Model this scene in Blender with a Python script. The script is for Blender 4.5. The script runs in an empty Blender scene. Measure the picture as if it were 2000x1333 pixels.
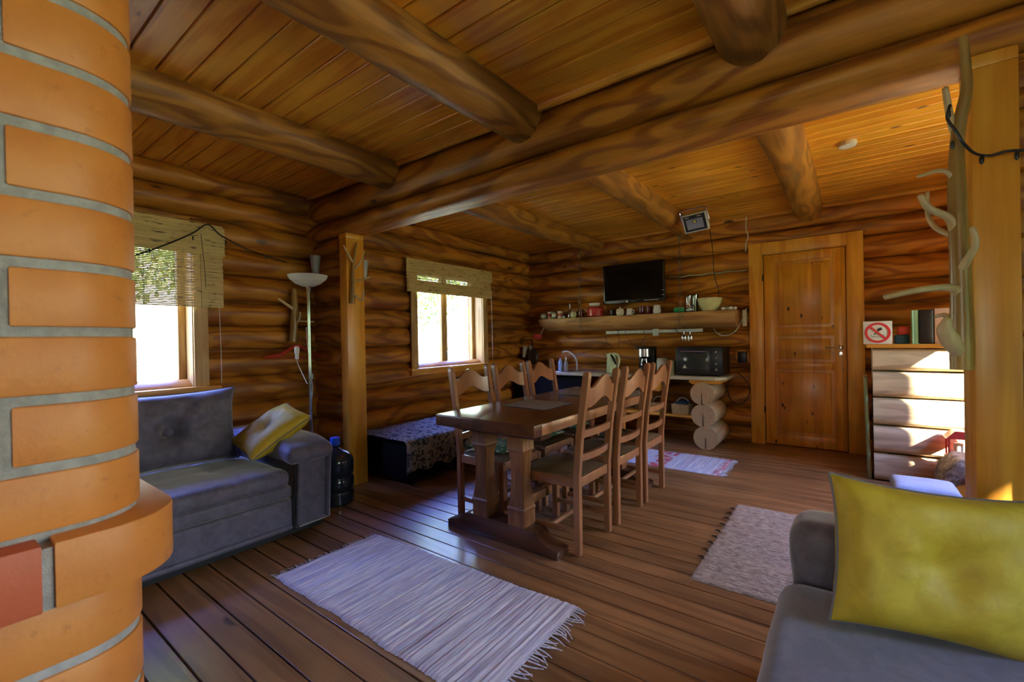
import bpy, bmesh, math, random
from mathutils import Vector, Matrix, Euler, noise as mnoise
PI = math.pi
random.seed(7)
SC = bpy.context.scene
COL = SC.collection

# ---------------------------------------------------------------- camera
def camera():
    yaw, pitch, roll, f = math.radians(37.0), math.radians(-0.2), math.radians(-1.1), 870.0
    fw = Vector((-math.sin(yaw) * math.cos(pitch), math.cos(yaw) * math.cos(pitch), math.sin(pitch)))
    r = fw.cross(Vector((0, 0, 1))).normalized()
    u = r.cross(fw)
    r2 = r * math.cos(roll) + u * math.sin(roll)
    u2 = -r * math.sin(roll) + u * math.cos(roll)
    cd = bpy.data.cameras.new('camera')
    cd.sensor_width = 36.0
    cd.lens = f / 2000 * 36.0
    cd.clip_start = 0.02
    cd.dof.use_dof = True
    cd.dof.focus_distance = 3.2
    cd.dof.aperture_fstop = 7.0
    co = bpy.data.objects.new('camera', cd)
    COL.objects.link(co)
    m = Matrix((r2, u2, -fw)).transposed().to_4x4()
    m.translation = Vector((0, 0, 1.25))
    co.matrix_world = m
    SC.camera = co
camera()

# ---------------------------------------------------------------- view
SC.view_settings.view_transform = 'Standard'
SC.view_settings.look = 'None'
SC.view_settings.gamma = 1.0
SC.view_settings.use_curve_mapping = False
SC.view_settings.exposure = 0.0
SC.cycles.max_bounces = 8
SC.cycles.diffuse_bounces = 4
SC.cycles.glossy_bounces = 3
SC.cycles.transmission_bounces = 4
SC.cycles.transparent_max_bounces = 12
SC.cycles.caustics_reflective = False
SC.cycles.caustics_refractive = False
SC.cycles.sample_clamp_indirect = 6.0
SC.cycles.use_denoising = True

# ---------------------------------------------------------------- light
SKY_UP = (0.55, 0.78, 1.9)
SKY_LOW = (0.62, 0.78, 1.0)
FOLIAGE = (0.52, 0.54, 0.46)
WEST_TINT = (0.66, 0.74, 1.25)
SKY_STRENGTH = 25.0
def world():
    w = bpy.data.worlds.new('world')
    SC.world = w
    w.use_nodes = True
    nt = w.node_tree
    nt.nodes.clear()
    N = nt.nodes.new
    L = nt.links.new
    tc = N('ShaderNodeTexCoord')
    sp = N('ShaderNodeSeparateXYZ')
    L(tc.outputs['Generated'], sp.inputs[0])
    rp = N('ShaderNodeValToRGB')
    mr = N('ShaderNodeMapRange')
    mr.inputs[1].default_value = -1
    mr.inputs[2].default_value = 1
    L(sp.outputs[2], mr.inputs[0])
    L(mr.outputs[0], rp.inputs[0])
    e = rp.color_ramp.elements
    e[0].position = 0.0
    e[0].color = (0.17, 0.17, 0.11, 1)
    e[1].position = 1.0
    e[1].color = (*SKY_UP, 1)
    for p, c in ((0.49, (0.22, 0.23, 0.15)), (0.505, FOLIAGE), (0.60, FOLIAGE), (0.66, SKY_LOW), (0.80, SKY_UP)):
        q = e.new(p)
        q.color = (*c, 1)
    # the sky away from the sun (west) is a deeper blue
    wx = N('ShaderNodeMapRange')
    wx.inputs[1].default_value = .25
    wx.inputs[2].default_value = -.45
    L(sp.outputs[0], wx.inputs[0])
    up = N('ShaderNodeMapRange')
    up.inputs[1].default_value = .02
    up.inputs[2].default_value = .25
    L(sp.outputs[2], up.inputs[0])
    ml = N('ShaderNodeMath')
    ml.operation = 'MULTIPLY'
    L(wx.outputs[0], ml.inputs[0])
    L(up.outputs[0], ml.inputs[1])
    mx = N('ShaderNodeMix')
    mx.data_type = 'RGBA'
    mx.blend_type = 'MULTIPLY'
    L(ml.outputs[0], mx.inputs[0])
    L(rp.outputs[0], mx.inputs[6])
    mx.inputs[7].default_value = (*WEST_TINT, 1)
    bg = N('ShaderNodeBackground')
    bg.inputs[1].default_value = SKY_STRENGTH
    L(mx.outputs[2], bg.inputs[0])
    o = N('ShaderNodeOutputWorld')
    L(bg.outputs[0], o.inputs[0])
world()

def sun():
    ld = bpy.data.lights.new('sun', 'SUN')
    ld.energy = 280.0
    ld.angle = math.radians(.6)
    ld.color = (1.0, 0.90, 0.74)
    o = bpy.data.objects.new('sun', ld)
    COL.objects.link(o)
    d = Vector((-0.70, 0.45, -0.55))
    o.rotation_euler = d.to_track_quat('-Z', 'Y').to_euler()
sun()

def portal(loc, normal, sx, sy):
    ld = bpy.data.lights.new('portal', 'AREA')
    ld.shape = 'RECTANGLE'
    ld.size = sx
    ld.size_y = sy
    ld.cycles.is_portal = True
    o = bpy.data.objects.new('portal', ld)
    COL.objects.link(o)
    o.location = loc
    o.rotation_euler = Vector(normal).to_track_quat('-Z', 'Y').to_euler()
# openings: (name, y0, y1, z0, z1)
W1 = (0.05, 1.27, 0.93, 2.12)
W2 = (3.47, 4.66, 0.93, 2.12)
RW1 = (0.30, 1.62, 0.75, 1.92)
RW2 = (3.05, 4.62, 0.85, 1.98)
SW = (-0.35, 0.65, 0.95, 2.00)      # x range, in the wall behind the camera
XR = 1.5
YN = -2.4
portal((-4.33, (W1[0] + W1[1]) / 2, 1.52), (1, 0, 0), 1.19, 1.22)
portal((-4.33, (W2[0] + W2[1]) / 2, 1.52), (1, 0, 0), 1.19, 1.19)
portal((XR + .24, (RW1[0] + RW1[1]) / 2, 1.335), (-1, 0, 0), 1.17, 1.32)
portal((XR + .24, (RW2[0] + RW2[1]) / 2, 1.415), (-1, 0, 0), 1.13, 1.57)
portal(((SW[0] + SW[1]) / 2, YN - .24, 1.475), (0, 1, 0), 1.0, 1.05)

# ---------------------------------------------------------------- materials
class NT:
    def __init__(s, name):
        s.m = bpy.data.materials.new(name)
        s.m.use_nodes = True
        s.t = s.m.node_tree
        s.b = s.t.nodes['Principled BSDF']
    def n(s, k, **kw):
        x = s.t.nodes.new(k)
        for a, v in kw.items():
            setattr(x, a, v)
        return x
    def l(s, a, b):
        s.t.links.new(a, b)
    def math(s, op, a, b=None, c=None, clamp=False):
        x = s.n('ShaderNodeMath', operation=op)
        x.use_clamp = clamp
        for i, v in enumerate((a, b, c)):
            if v is None:
                continue
            if isinstance(v, (int, float)):
                x.inputs[i].default_value = v
            else:
                s.l(v, x.inputs[i])
        return x.outputs[0]
    def mix(s, f, a, b, mode='MIX'):
        x = s.n('ShaderNodeMix', data_type='RGBA', blend_type=mode)
        for i, v in ((0, f), (6, a), (7, b)):
            if isinstance(v, (int, float)):
                x.inputs[i].default_value = v
            elif isinstance(v, tuple):
                x.inputs[i].default_value = (*v, 1)
            else:
                s.l(v, x.inputs[i])
        return x.outputs[2]
    def noise(s, vec, scale, detail=3, rough=.5, dist=0.0):
        x = s.n('ShaderNodeTexNoise')
        x.inputs['Scale'].default_value = scale
        x.inputs['Detail'].default_value = detail
        x.inputs['Roughness'].default_value = rough
        x.inputs['Distortion'].default_value = dist
        if vec is not None:
            s.l(vec, x.inputs['Vector'])
        return x.outputs[0]
    def scale(s, vec, sc, off=None):
        x = s.n('ShaderNodeVectorMath', operation='MULTIPLY')
        s.l(vec, x.inputs[0])
        x.inputs[1].default_value = sc
        if off is not None:
            y = s.n('ShaderNodeVectorMath', operation='ADD')
            s.l(x.outputs[0], y.inputs[0])
            s.l(off, y.inputs[1])
            return y.outputs[0]
        return x.outputs[0]
    def ramp(s, v, lo, hi, a=0., b=1.):
        x = s.n('ShaderNodeMapRange', interpolation_type='SMOOTHSTEP')
        x.inputs[1].default_value = lo
        x.inputs[2].default_value = hi
        x.inputs[3].default_value = a
        x.inputs[4].default_value = b
        s.l(v, x.inputs[0])
        return x.outputs[0]
    def bump(s, h, strength=.3, dist=.01):
        x = s.n('ShaderNodeBump')
        x.inputs['Strength'].default_value = strength
        x.inputs['Distance'].default_value = dist
        s.l(h, x.inputs['Height'])
        s.l(x.outputs[0], s.b.inputs['Normal'])
    def col(s, c):
        if isinstance(c, tuple):
            s.b.inputs['Base Color'].default_value = (*c, 1)
        else:
            s.l(c, s.b.inputs['Base Color'])
    def set(s, **kw):
        for k, v in kw.items():
            s.b.inputs[k.replace('_', ' ')].default_value = v

def plain(name, c, rough=.5, metal=0., var=.12, vs=8., bump=0., **kw):
    t = NT(name)
    tc = t.n('ShaderNodeTexCoord').outputs['Object']
    nz = t.noise(tc, vs, 3)
    f = t.ramp(nz, .3, .7, 1 - var, 1 + var)
    cc = t.n('ShaderNodeVectorMath', operation='SCALE')
    cc.inputs[0].default_value = c
    t.l(f, cc.inputs['Scale'])
    t.l(cc.outputs[0], t.b.inputs['Base Color'])
    t.set(Roughness=rough, Metallic=metal)
    for k, v in kw.items():
        t.b.inputs[k.replace('_', ' ')].default_value = v
    if bump:
        t.bump(t.noise(tc, vs * 8, 3), bump, .002)
    return t.m

def wood(name, light, dark, axis=0, *ar, **kw):
    return _wood(name, light, dark, axis, *ar, **kw)
def _wood(name, light, dark, axis=0, rough=.45, rings=9., knots=1., board=None, weather=0., stretch=.16,
         scale=7., bump=.15, tint=.25, coat=0., use='Object', knot_col=(.07, .025, .008), kgrid=(4.2, 1.9)):
    """grain runs along axis; board=(axis index, width, offset) gives every board its own figure and tone"""
    t = NT(name)
    tc = t.n('ShaderNodeTexCoord').outputs[use]
    sc = [1.0, 1.0, 1.0]
    sc[axis] = stretch
    off = None
    val = None
    if board:
        sp = t.n('ShaderNodeSeparateXYZ')
        t.l(tc, sp.inputs[0])
        idx = t.math('FLOOR', t.math('DIVIDE', t.math('ADD', sp.outputs[board[0]], board[2]), board[1]))
        wn = t.n('ShaderNodeTexWhiteNoise', noise_dimensions='1D')
        t.l(idx, wn.inputs['W'])
        val = wn.outputs['Value']
        cb = t.n('ShaderNodeCombineXYZ')
        k = t.math('MULTIPLY', val, 53.0)
        for i in range(3):
            t.l(k, cb.inputs[i])
        off = cb.outputs[0]
    v = t.scale(tc, tuple(sc), off)
    n1 = t.noise(v, scale, 2, .45, .3)
    ring = t.math('SINE', t.math('MULTIPLY', n1, rings * 6.283))
    ring = t.ramp(ring, -.6, .95)
    sc2 = [60., 60., 60.]
    sc2[axis] = 2.2
    fine = t.noise(t.scale(tc, tuple(sc2), off), 1.0, 3, .6)
    big = t.noise(tc, 1.3, 3, .6)
    f = t.math('ADD', t.math('MULTIPLY', ring, .68), t.math('MULTIPLY', t.ramp(fine, .3, .75), .32))
    c = t.mix(f, light, dark)
    if val is not None:
        b = t.math('ADD', t.math('MULTIPLY', val, tint * 2), 1 - tint)
        x = t.n('ShaderNodeVectorMath', operation='SCALE')
        t.l(c, x.inputs[0])
        t.l(b, x.inputs['Scale'])
        c = x.outputs[0]
    bb = t.ramp(big, .3, .7, .82, 1.15)
    x = t.n('ShaderNodeVectorMath', operation='SCALE')
    t.l(c, x.inputs[0])
    t.l(bb, x.inputs['Scale'])
    c = x.outputs[0]
    if knots:
        ks = [kgrid[0]] * 3
        ks[axis] = kgrid[1]
        kv = t.n('ShaderNodeTexVoronoi')
        kv.inputs['Scale'].default_value = knots
        t.l(t.scale(tc, tuple(ks), off), kv.inputs['Vector'])
        sel = t.n('ShaderNodeSeparateColor')
        t.l(kv.outputs['Color'], sel.inputs[0])
        keep = t.math('GREATER_THAN', sel.outputs[0], .45)
        d = t.math('ADD', kv.outputs['Distance'], t.math('MULTIPLY', t.math('SUBTRACT', fine, .5), .05))
        kk = kgrid[0] / 4.2
        core = t.math('MULTIPLY', t.ramp(d, .045 * kk ** .6, .09 * kk ** .6, 1, 0), keep)
        halo = t.math('MULTIPLY', t.ramp(d, .08, .26, .45, 0), keep)
        c = t.mix(halo, c, dark)
        c = t.mix(core, c, knot_col)
    if weather:
        wv = [9., 9., 9.]
        wv[axis] = 1.6
        wn = t.noise(t.scale(tc, tuple(wv)), .55, 4, .7)
        c = t.mix(t.ramp(wn, .48, .70, 0, weather), c, (.085, .07, .045))
    t.col(c)
    t.set(Roughness=rough)
    t.b.inputs['Specular IOR Level'].default_value = .35
    if coat:
        t.b.inputs['Coat Weight'].default_value = coat
        t.b.inputs['Coat Roughness'].default_value = .25
    t.bump(t.math('ADD', fine, t.math('MULTIPLY', ring, .3)), bump, .004)
    return t.m

M = {}
LL, LD = (.55, .225, .028), (.23, .066, .009)
M['log_y'] = wood('log wood', LL, LD, 1, .45, 9., .8, weather=.45, bump=.25, scale=3.2, stretch=.22)
M['log_x'] = wood('log wood across', LL, LD, 0, .45, 9., .8, weather=.4, bump=.25, scale=3.2, stretch=.22)
M['beam_y'] = wood('beam wood', (.44, .20, .035), (.18, .07, .014), 1, .45, 9., .7, weather=.8, bump=.25, scale=3.2, stretch=.22)
M['log_end'] = None
M['ceil'] = wood('ceiling pine boards', (.86, .42, .045), (.66, .235, .018), 0, .36, 4., 1.0, kgrid=(8., 3.2), board=(1, .124, .006), tint=.16, bump=.06, stretch=.1, coat=.2)
M['floor'] = wood('floor boards', (.34, .17, .060), (.21, .095, .033), 0, .40, 4., .6, board=(1, .12, .012), tint=.2, bump=.12, stretch=.1, coat=.55)
M['pine_z'] = wood('pine upright', (.84, .42, .060), (.68, .27, .030), 2, .36, 3., .9, bump=.05, stretch=.12, coat=.15)
M['pine_y'] = wood('pine along wall', (.78, .40, .06), (.58, .23, .03), 1, .4, 4., .7, bump=.05)
M['pine_x'] = wood('pine across wall', (.78, .40, .06), (.58, .23, .03), 0, .4, 4., .7, bump=.05)
M['door'] = wood('door pine', (.80, .37, .035), (.62, .23, .018), 2, .33, 3., 1.0, kgrid=(10., 5.), board=(0, .085, .01), tint=.12, bump=.04, stretch=.12, coat=.2)
M['frame'] = wood('window frame pine', (.52, .34, .13), (.34, .18, .05), 2, .4, 4., .5, bump=.04)
M['table'] = wood('table oak', (.12, .046, .020), (.085, .031, .014), 1, .24, 3., .0, bump=.05, coat=.4)
M['table_edge'] = wood('table oak upright', (.30, .13, .05), (.16, .06, .022), 2, .4, 4., .0, bump=.06, coat=.1)
M['table_dark'] = wood('dark oak foot', (.13, .055, .028), (.06, .024, .012), 0, .28, 4., .0, bump=.05, coat=.4)
M['chair'] = wood('chair oak', (.38, .17, .080), (.29, .125, .056), 2, .3, 3., .0, bump=.03, coat=.5)
M['stem'] = wood('branch stem wood', (.46, .29, .09), (.28, .155, .04), 2, .34, 3., .6, bump=.15, coat=.3)
M['driftwood'] = wood('peeled branch wood', (.74, .60, .38), (.58, .42, .22), 2, .3, 3., .3, bump=.15)
M['pier'] = wood('grey weathered log', (.56, .42, .26), (.38, .27, .16), 1, .55, 5., .5, bump=.2, weather=.25)
M['sawn'] = None

def sawn_end(name):
    t = NT(name)
    tc = t.n('ShaderNodeTexCoord').outputs['Object']
    sp = t.n('ShaderNodeSeparateXYZ')
    t.l(tc, sp.inputs[0])
    nz = t.noise(tc, 7, 2)
    r = t.math('SQRT', t.math('ADD', t.math('POWER', t.math('ADD', sp.outputs[0], t.math('MULTIPLY', nz, .03)), 2),
                              t.math('POWER', sp.outputs[2], 2)))
    ring = t.ramp(t.math('SINE', t.math('MULTIPLY', r, 520.)), -.8, .9)
    c = t.mix(ring, (.50, .34, .19), (.36, .22, .11))
    c = t.mix(t.ramp(t.noise(tc, 60, 3), .4, .7, 0, .35), c, (.12, .08, .05))
    t.col(c)
    t.set(Roughness=.75)
    t.bump(t.noise(tc, 90, 3), .2, .003)
    return t.m
M['sawn'] = sawn_end('sawn log end')

def brick_mat():
    t = NT('orange brick')
    tc = t.n('ShaderNodeTexCoord').outputs['Object']
    n1 = t.noise(tc, 9, 4, .6)
    n2 = t.noise(tc, 55, 4, .6)
    at = t.n('ShaderNodeAttribute', attribute_name='tone')
    c = t.mix(t.ramp(n1, .3, .7), (.60, .235, .050), (.53, .185, .038))
    c = t.mix(t.ramp(at.outputs['Fac'], .5, .9), c, (.46, .10, .045))
    c = t.mix(t.ramp(n2, .60, .72, 0, .35), c, (.30, .10, .03))
    t.col(c)
    t.set(Roughness=.5)
    t.bump(t.noise(tc, 140, 4, .6), .35, .0015)
    return t.m
M['brick'] = brick_mat()
M['mortar'] = plain('grey mortar', (.34, .35, .36), .9, var=.15, vs=60, bump=.8)

def suede(name, c, c2, sheen=.5, vs=14):
    t = NT(name)
    tc = t.n('ShaderNodeTexCoord').outputs['Object']
    n1 = t.noise(tc, vs, 5, .7, .8)
    n2 = t.noise(tc, 4, 2)
    n3 = t.noise(tc, 400, 2)
    f = t.math('ADD', t.math('MULTIPLY', t.ramp(n1, .35, .65), .6), t.math('MULTIPLY', n2, .4))
    t.col(t.mix(f, c, c2))
    t.set(Roughness=.62)
    t.b.inputs['Sheen Weight'].default_value = sheen
    t.b.inputs['Sheen Roughness'].default_value = .4
    t.bump(t.math('ADD', n3, t.math('MULTIPLY', n1, .5)), .12, .002)
    return t.m
M['sofa'] = suede('taupe suede', (.076, .070, .110), (.150, .138, .215), .8)
M['sofa_brown'] = suede('brown grey suede', (.090, .073, .072), (.155, .130, .140), .8)
M['sofa_seam'] = plain('dark seam', (.02, .02, .024), .8)
M['mustard'] = suede('mustard velvet', (.46, .31, .010), (.60, .43, .022), .06)
M['piping'] = plain('grey piping', (.16, .16, .17), .6)
M['steel'] = plain('brushed steel', (.6, .6, .6), .25, 1.)
M['chrome'] = plain('chrome', (.75, .75, .75), .12, 1.)
M['white'] = plain('white plastic', (.75, .75, .72), .4)
M['black'] = plain('black plastic', (.006, .006, .0065), .38)
M['darkmetal'] = plain('dark chain metal', (.06, .06, .055), .45, .8)
M['screen'] = plain('tv screen', (.004, .004, .005), .12)
M['cable'] = plain('black cable', (.012, .012, .012), .5)
M['counter'] = plain('cream worktop', (.50, .44, .30), .4, var=.08)
M['greenish'] = plain('pale green plastic', (.58, .66, .42), .4)
M['red'] = plain('red enamel', (.42, .035, .025), .35)
M['darkred'] = plain('dark red glass', (.10, .008, .015), .15)
M['cream'] = plain('cream ceramic', (.66, .62, .46), .3)
M['pink'] = plain('pale pink card', (.62, .38, .30), .6)
M['blue'] = plain('blue cap', (.02, .10, .75), .35)
M['olive'] = plain('olive canvas', (.12, .17, .09), .7)
M['basket'] = plain('woven straw', (.55, .40, .20), .7, var=.3, vs=90, bump=1.)
M['bluecloth'] = plain('grey blue cushion cloth', (.30, .38, .52), .8)
M['fur'] = plain('brown sheepskin', (.22, .16, .12), .9, var=.5, vs=40, bump=.8)
M['stone'] = plain('terracotta', (.45, .12, .06), .6)
M['lamp_glass'] = plain('frosted bowl glass', (.80, .78, .72), .35, var=.03, Transmission_Weight=.15)

def glass(name, tint=(1, 1, 1), gloss=.08):
    m = bpy.data.materials.new(name)
    m.use_nodes = True
    nt = m.node_tree
    nt.nodes.clear()
    o = nt.nodes.new('ShaderNodeOutputMaterial')
    mx = nt.nodes.new('ShaderNodeMixShader')
    tr = nt.nodes.new('ShaderNodeBsdfTransparent')
    gl = nt.nodes.new('ShaderNodeBsdfGlossy')
    tr.inputs[0].default_value = (*tint, 1)
    gl.inputs['Roughness'].default_value = .03
    mx.inputs[0].default_value = gloss
    nt.links.new(tr.outputs[0], mx.inputs[1])
    nt.links.new(gl.outputs[0], mx.inputs[2])
    nt.links.new(mx.outputs[0], o.inputs[0])
    return m
M['glass'] = glass('window glass', (.97, .98, .97), .05)
M['clear'] = glass('drinking glass', (.80, .86, .80), .22)
M['jug'] = glass('smoky blue bottle plastic', (.10, .16, .22), .18)

def bamboo():
    t = NT('bamboo slats')
    tc = t.n('ShaderNodeTexCoord').outputs['Object']
    n1 = t.noise(t.scale(tc, (20., 3., 110.)), 1., 3, .6)
    n2 = t.noise(t.scale(tc, (20., 9., 70.)), 1., 2, .6)
    c = t.mix(t.ramp(n1, .3, .7), (.80, .60, .25), (.60, .41, .15))
    c = t.mix(t.ramp(n2, .60, .68, 0, .85), c, (.05, .02, .008))
    t.col(c)
    t.set(Roughness=.5)
    t.b.inputs['Transmission Weight'].default_value = 0
    return t.m
M['bamboo'] = bamboo()

def ragrug(name, base, stripes, axis=0, sc=70.):
    t = NT(name)
    tc = t.n('ShaderNodeTexCoord').outputs['Object']
    s1 = [3., 3., 3.]
    s1[axis] = sc
    v = t.scale(tc, tuple(s1))
    n1 = t.noise(v, 1., 3, .6)
    n2 = t.noise(t.scale(tc, tuple([30. if i != axis else sc * 2 for i in range(3)])), 1., 3, .7)
    c = t.mix(t.ramp(n1, .35, .65), base, stripes[0])
    c = t.mix(t.ramp(n1, .62, .70, 0, .6), c, stripes[1])
    c = t.mix(t.ramp(n2, .55, .8, 0, .35), c, (.30, .28, .30))
    t.col(c)
    t.set(Roughness=.95)
    t.bump(n2, .6, .004)
    return t.m
M['rag'] = ragrug('white rag weave', (.86, .82, .82), ((.54, .50, .58), (.62, .50, .46)))
def redrug():
    t = NT('white rag weave with red motif')
    tc = t.n('ShaderNodeTexCoord').outputs['Object']
    sp = t.n('ShaderNodeSeparateXYZ')
    t.l(tc, sp.inputs[0])
    n1 = t.noise(t.scale(tc, (90., 5., 1.)), 1., 3, .6)
    n2 = t.noise(tc, 14., 3, .6)
    c = t.mix(t.ramp(n1, .3, .7), (.68, .66, .70), (.42, .46, .60))
    # a red woven band across, and a fainter one at the fringe end
    x = sp.outputs[0]
    b1 = t.ramp(t.math('ABSOLUTE', t.math('ADD', x, -.02)), .07, .11, 1, 0)
    b2 = t.ramp(t.math('ABSOLUTE', t.math('ADD', x, -.58)), .02, .05, .7, 0)
    b = t.math('MULTIPLY', t.math('MAXIMUM', b1, b2), t.ramp(n2, .45, .52))
    c = t.mix(b, c, (.50, .10, .12))
    t.col(c)
    t.set(Roughness=.95)
    t.bump(n1, .5, .004)
    return t.m
M['redrag'] = redrug()
def sisal():
    t = NT('beige sisal weave')
    tc = t.n('ShaderNodeTexCoord').outputs['Object']
    n1 = t.noise(t.scale(tc, (25., 150., 1.)), 1., 3, .7)
    n2 = t.noise(tc, 160., 2, .6)
    c = t.mix(t.ramp(n1, .35, .65), (.56, .44, .30), (.20, .14, .085))
    c = t.mix(t.ramp(n2, .5, .8, 0, .5), c, (.66, .56, .42))
    t.col(c)
    t.set(Roughness=.95)
    t.bump(n1, .8, .005)
    return t.m
M['sisal'] = sisal()
def floral():
    t = NT('floral quilt')
    tc = t.n('ShaderNodeTexCoord').outputs['Object']
    v1 = t.n('ShaderNodeTexVoronoi')
    v1.inputs['Scale'].default_value = 13.
    nz = t.n('ShaderNodeTexNoise')
    nz.inputs['Scale'].default_value = 16.
    nz.inputs['Detail'].default_value = 3.
    t.l(tc, nz.inputs['Vector'])
    ad = t.n('ShaderNodeVectorMath', operation='ADD')
    t.l(tc, ad.inputs[0])
    sc = t.n('ShaderNodeVectorMath', operation='SCALE')
    sc.inputs['Scale'].default_value = .16
    t.l(nz.outputs['Color'], sc.inputs[0])
    t.l(sc.outputs[0], ad.inputs[1])
    t.l(ad.outputs[0], v1.inputs['Vector'])
    p = t.ramp(v1.outputs['Distance'], .34, .40, 1, 0)
    q = t.ramp(t.noise(ad.outputs[0], 26., 2), .54, .58)
    f = t.math('MAXIMUM', t.math('MULTIPLY', p, t.ramp(t.noise(tc, 60, 2), .38, .5)), t.math('MULTIPLY', q, .8))
    c = t.mix(f, (.52, .50, .44), (.03, .035, .09))
    t.col(c)
    t.set(Roughness=.85)
    t.bump(t.noise(tc, 30, 2), .4, .01)
    return t.m
M['floral'] = floral()
def leafcloth():
    t = NT('leaf print cloth')
    tc = t.n('ShaderNodeTexCoord').outputs['Object']
    n = t.noise(t.scale(tc, (1., 1., 1.)), 16., 2, .5, 1.5)
    c = t.mix(t.ramp(n, .46, .52), (.46, .47, .36), (.03, .11, .03))
    t.col(c)
    t.set(Roughness=.85)
    return t.m
M['leaf_cloth'] = leafcloth()
def rush():
    t = NT('woven rush')
    tc = t.n('ShaderNodeTexCoord').outputs['Object']
    sp = t.n('ShaderNodeSeparateXYZ')
    t.l(tc, sp.inputs[0])
    ax = t.math('ABSOLUTE', sp.outputs[0])
    ay = t.math('ABSOLUTE', sp.outputs[1])
    r = t.math('MAXIMUM', ax, ay)
    s = t.ramp(t.math('SINE', t.math('MULTIPLY', r, 900.)), -1, 1)
    n = t.noise(tc, 60, 3)
    c = t.mix(s, (.17, .10, .05), (.40, .26, .13))
    c = t.mix(t.ramp(n, .45, .7, 0, .6), c, (.36, .26, .15))
    t.col(c)
    t.set(Roughness=.6)
    t.bump(s, .7, .003)
    return t.m
M['rush'] = rush()
M['grass'] = plain('meadow grass', (.17, .19, .08), .9, var=.4, vs=3)
M['leaf'] = plain('tree leaves', (.15, .26, .05), .6, var=.4, vs=3)
M['bark'] = plain('tree bark', (.16, .12, .09), .9, var=.3, vs=20)

# ---------------------------------------------------------------- mesh helpers
OFF = {}
def O(name, bm, mat, parent=None, loc=None, smooth=40):
    off = OFF[parent.name] if parent is not None else Vector(loc if loc is not None else (0, 0, 0))
    if off.length:
        bmesh.ops.translate(bm, verts=bm.verts, vec=-off)
    me = bpy.data.meshes.new(name)
    bmesh.ops.recalc_face_normals(bm, faces=bm.faces)
    bm.to_mesh(me)
    bm.free()
    mats = mat if isinstance(mat, (list, tuple)) else [mat]
    for q in mats:
        me.materials.append(M[q] if isinstance(q, str) else q)
    if smooth:
        me.shade_smooth()
        me.set_sharp_from_angle(angle=math.radians(smooth))
    o = bpy.data.objects.new(name, me)
    COL.objects.link(o)
    if parent is not None:
        o.parent = parent
    else:
        o.location = off
    OFF[o.name] = off
    return o
def tag(o, label, cat, group=None):
    o['label'] = label
    o['category'] = cat
    if group:
        o['group'] = group
    return o
def thing(name, label, cat, loc=(0, 0, 0), group=None, local=False):
    o = bpy.data.objects.new(name, None)
    o.empty_display_size = .1
    COL.objects.link(o)
    o.location = loc
    OFF[o.name] = Vector((0, 0, 0)) if local else Vector(loc)
    return tag(o, label, cat, group)
def S(name, bm, mat, parent=None, smooth=40):
    o = O(name, bm, mat, parent, smooth=smooth)
    if parent is None:
        o['kind'] = 'structure'
    return o
def B():
    return bmesh.new()
def box(bm, x0, x1, y0, y1, z0, z1, bev=0., seg=2, mi=0, m=None):
    r = bmesh.ops.create_cube(bm, size=1.0)
    vs = r['verts']
    for v in vs:
        v.co = Vector((x0 + (v.co.x + .5) * (x1 - x0), y0 + (v.co.y + .5) * (y1 - y0), z0 + (v.co.z + .5) * (z1 - z0)))
    fs = list({f for v in vs for f in v.link_faces})
    if bev:
        es = list({e for v in vs for e in v.link_edges})
        rr = bmesh.ops.bevel(bm, geom=es, offset=bev, segments=seg, affect='EDGES', profile=.5)
        fs = list({f for v in rr['verts'] for f in v.link_faces})
        vs = list({v for f in fs for v in f.verts})
    for f in fs:
        f.material_index = mi
    if m is not None:
        bmesh.ops.transform(bm, matrix=m, verts=vs)
    return vs
def catmull(pts, k=4):
    P = [Vector(p) for p in pts]
    if len(P) < 3:
        return P
    Q = [P[0] * 2 - P[1]] + P + [P[-1] * 2 - P[-2]]
    out = []
    for i in range(1, len(Q) - 2):
        for j in range(k):
            t = j / k
            a, b, c, d = Q[i - 1], Q[i], Q[i + 1], Q[i + 2]
            out.append(.5 * ((2 * b) + (-a + c) * t + (2 * a - 5 * b + 4 * c - d) * t * t + (-a + 3 * b - 3 * c + d) * t ** 3))
    out.append(P[-1])
    return out
def tube(bm, pts, r, n=8, k=4, mi=0, wob=0., round_end=False):
    """r: number or list (one per control point)"""
    P = catmull(pts, k) if k > 1 else [Vector(p) for p in pts]
    if isinstance(r, (int, float)):
        R = [r] * len(P)
    else:
        R = []
        for i in range(len(P)):
            t = i / (len(P) - 1) * (len(r) - 1)
            a = min(int(t), len(r) - 2)
            R.append(r[a] + (r[a + 1] - r[a]) * (t - a))
    T = []
    for i in range(len(P)):
        T.append((P[min(i + 1, len(P) - 1)] - P[max(i - 1, 0)]).normalized())
    u = T[0].orthogonal().normalized()
    rings = []
    for i, p in enumerate(P):
        u = (u - T[i] * u.dot(T[i])).normalized()
        w = T[i].cross(u)
        ring = []
        for j in range(n):
            a = 2 * PI * j / n
            d = u * math.cos(a) + w * math.sin(a)
            rr = R[i]
            if wob:
                rr *= 1 + wob * mnoise.noise((p + d * rr) * 6.0 + Vector((3.1, 7.7, 1.3)))
            ring.append(bm.verts.new(p + d * rr))
        rings.append(ring)
    for i in range(len(rings) - 1):
        for j in range(n):
            f = bm.faces.new((rings[i][j], rings[i][(j + 1) % n], rings[i + 1][(j + 1) % n], rings[i + 1][j]))
            f.material_index = mi
    for ring, p, t, s in ((rings[0], P[0], T[0], -1), (rings[-1], P[-1], T[-1], 1)):
        if round_end:
            rr = (ring[0].co - p).length
            c = bm.verts.new(p + t * s * rr * .6)
            for j in range(n):
                f = bm.faces.new((ring[j], ring[(j + 1) % n], c))
                f.material_index = mi
        else:
            f = bm.faces.new(ring)
            f.material_index = mi
    return rings
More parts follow.
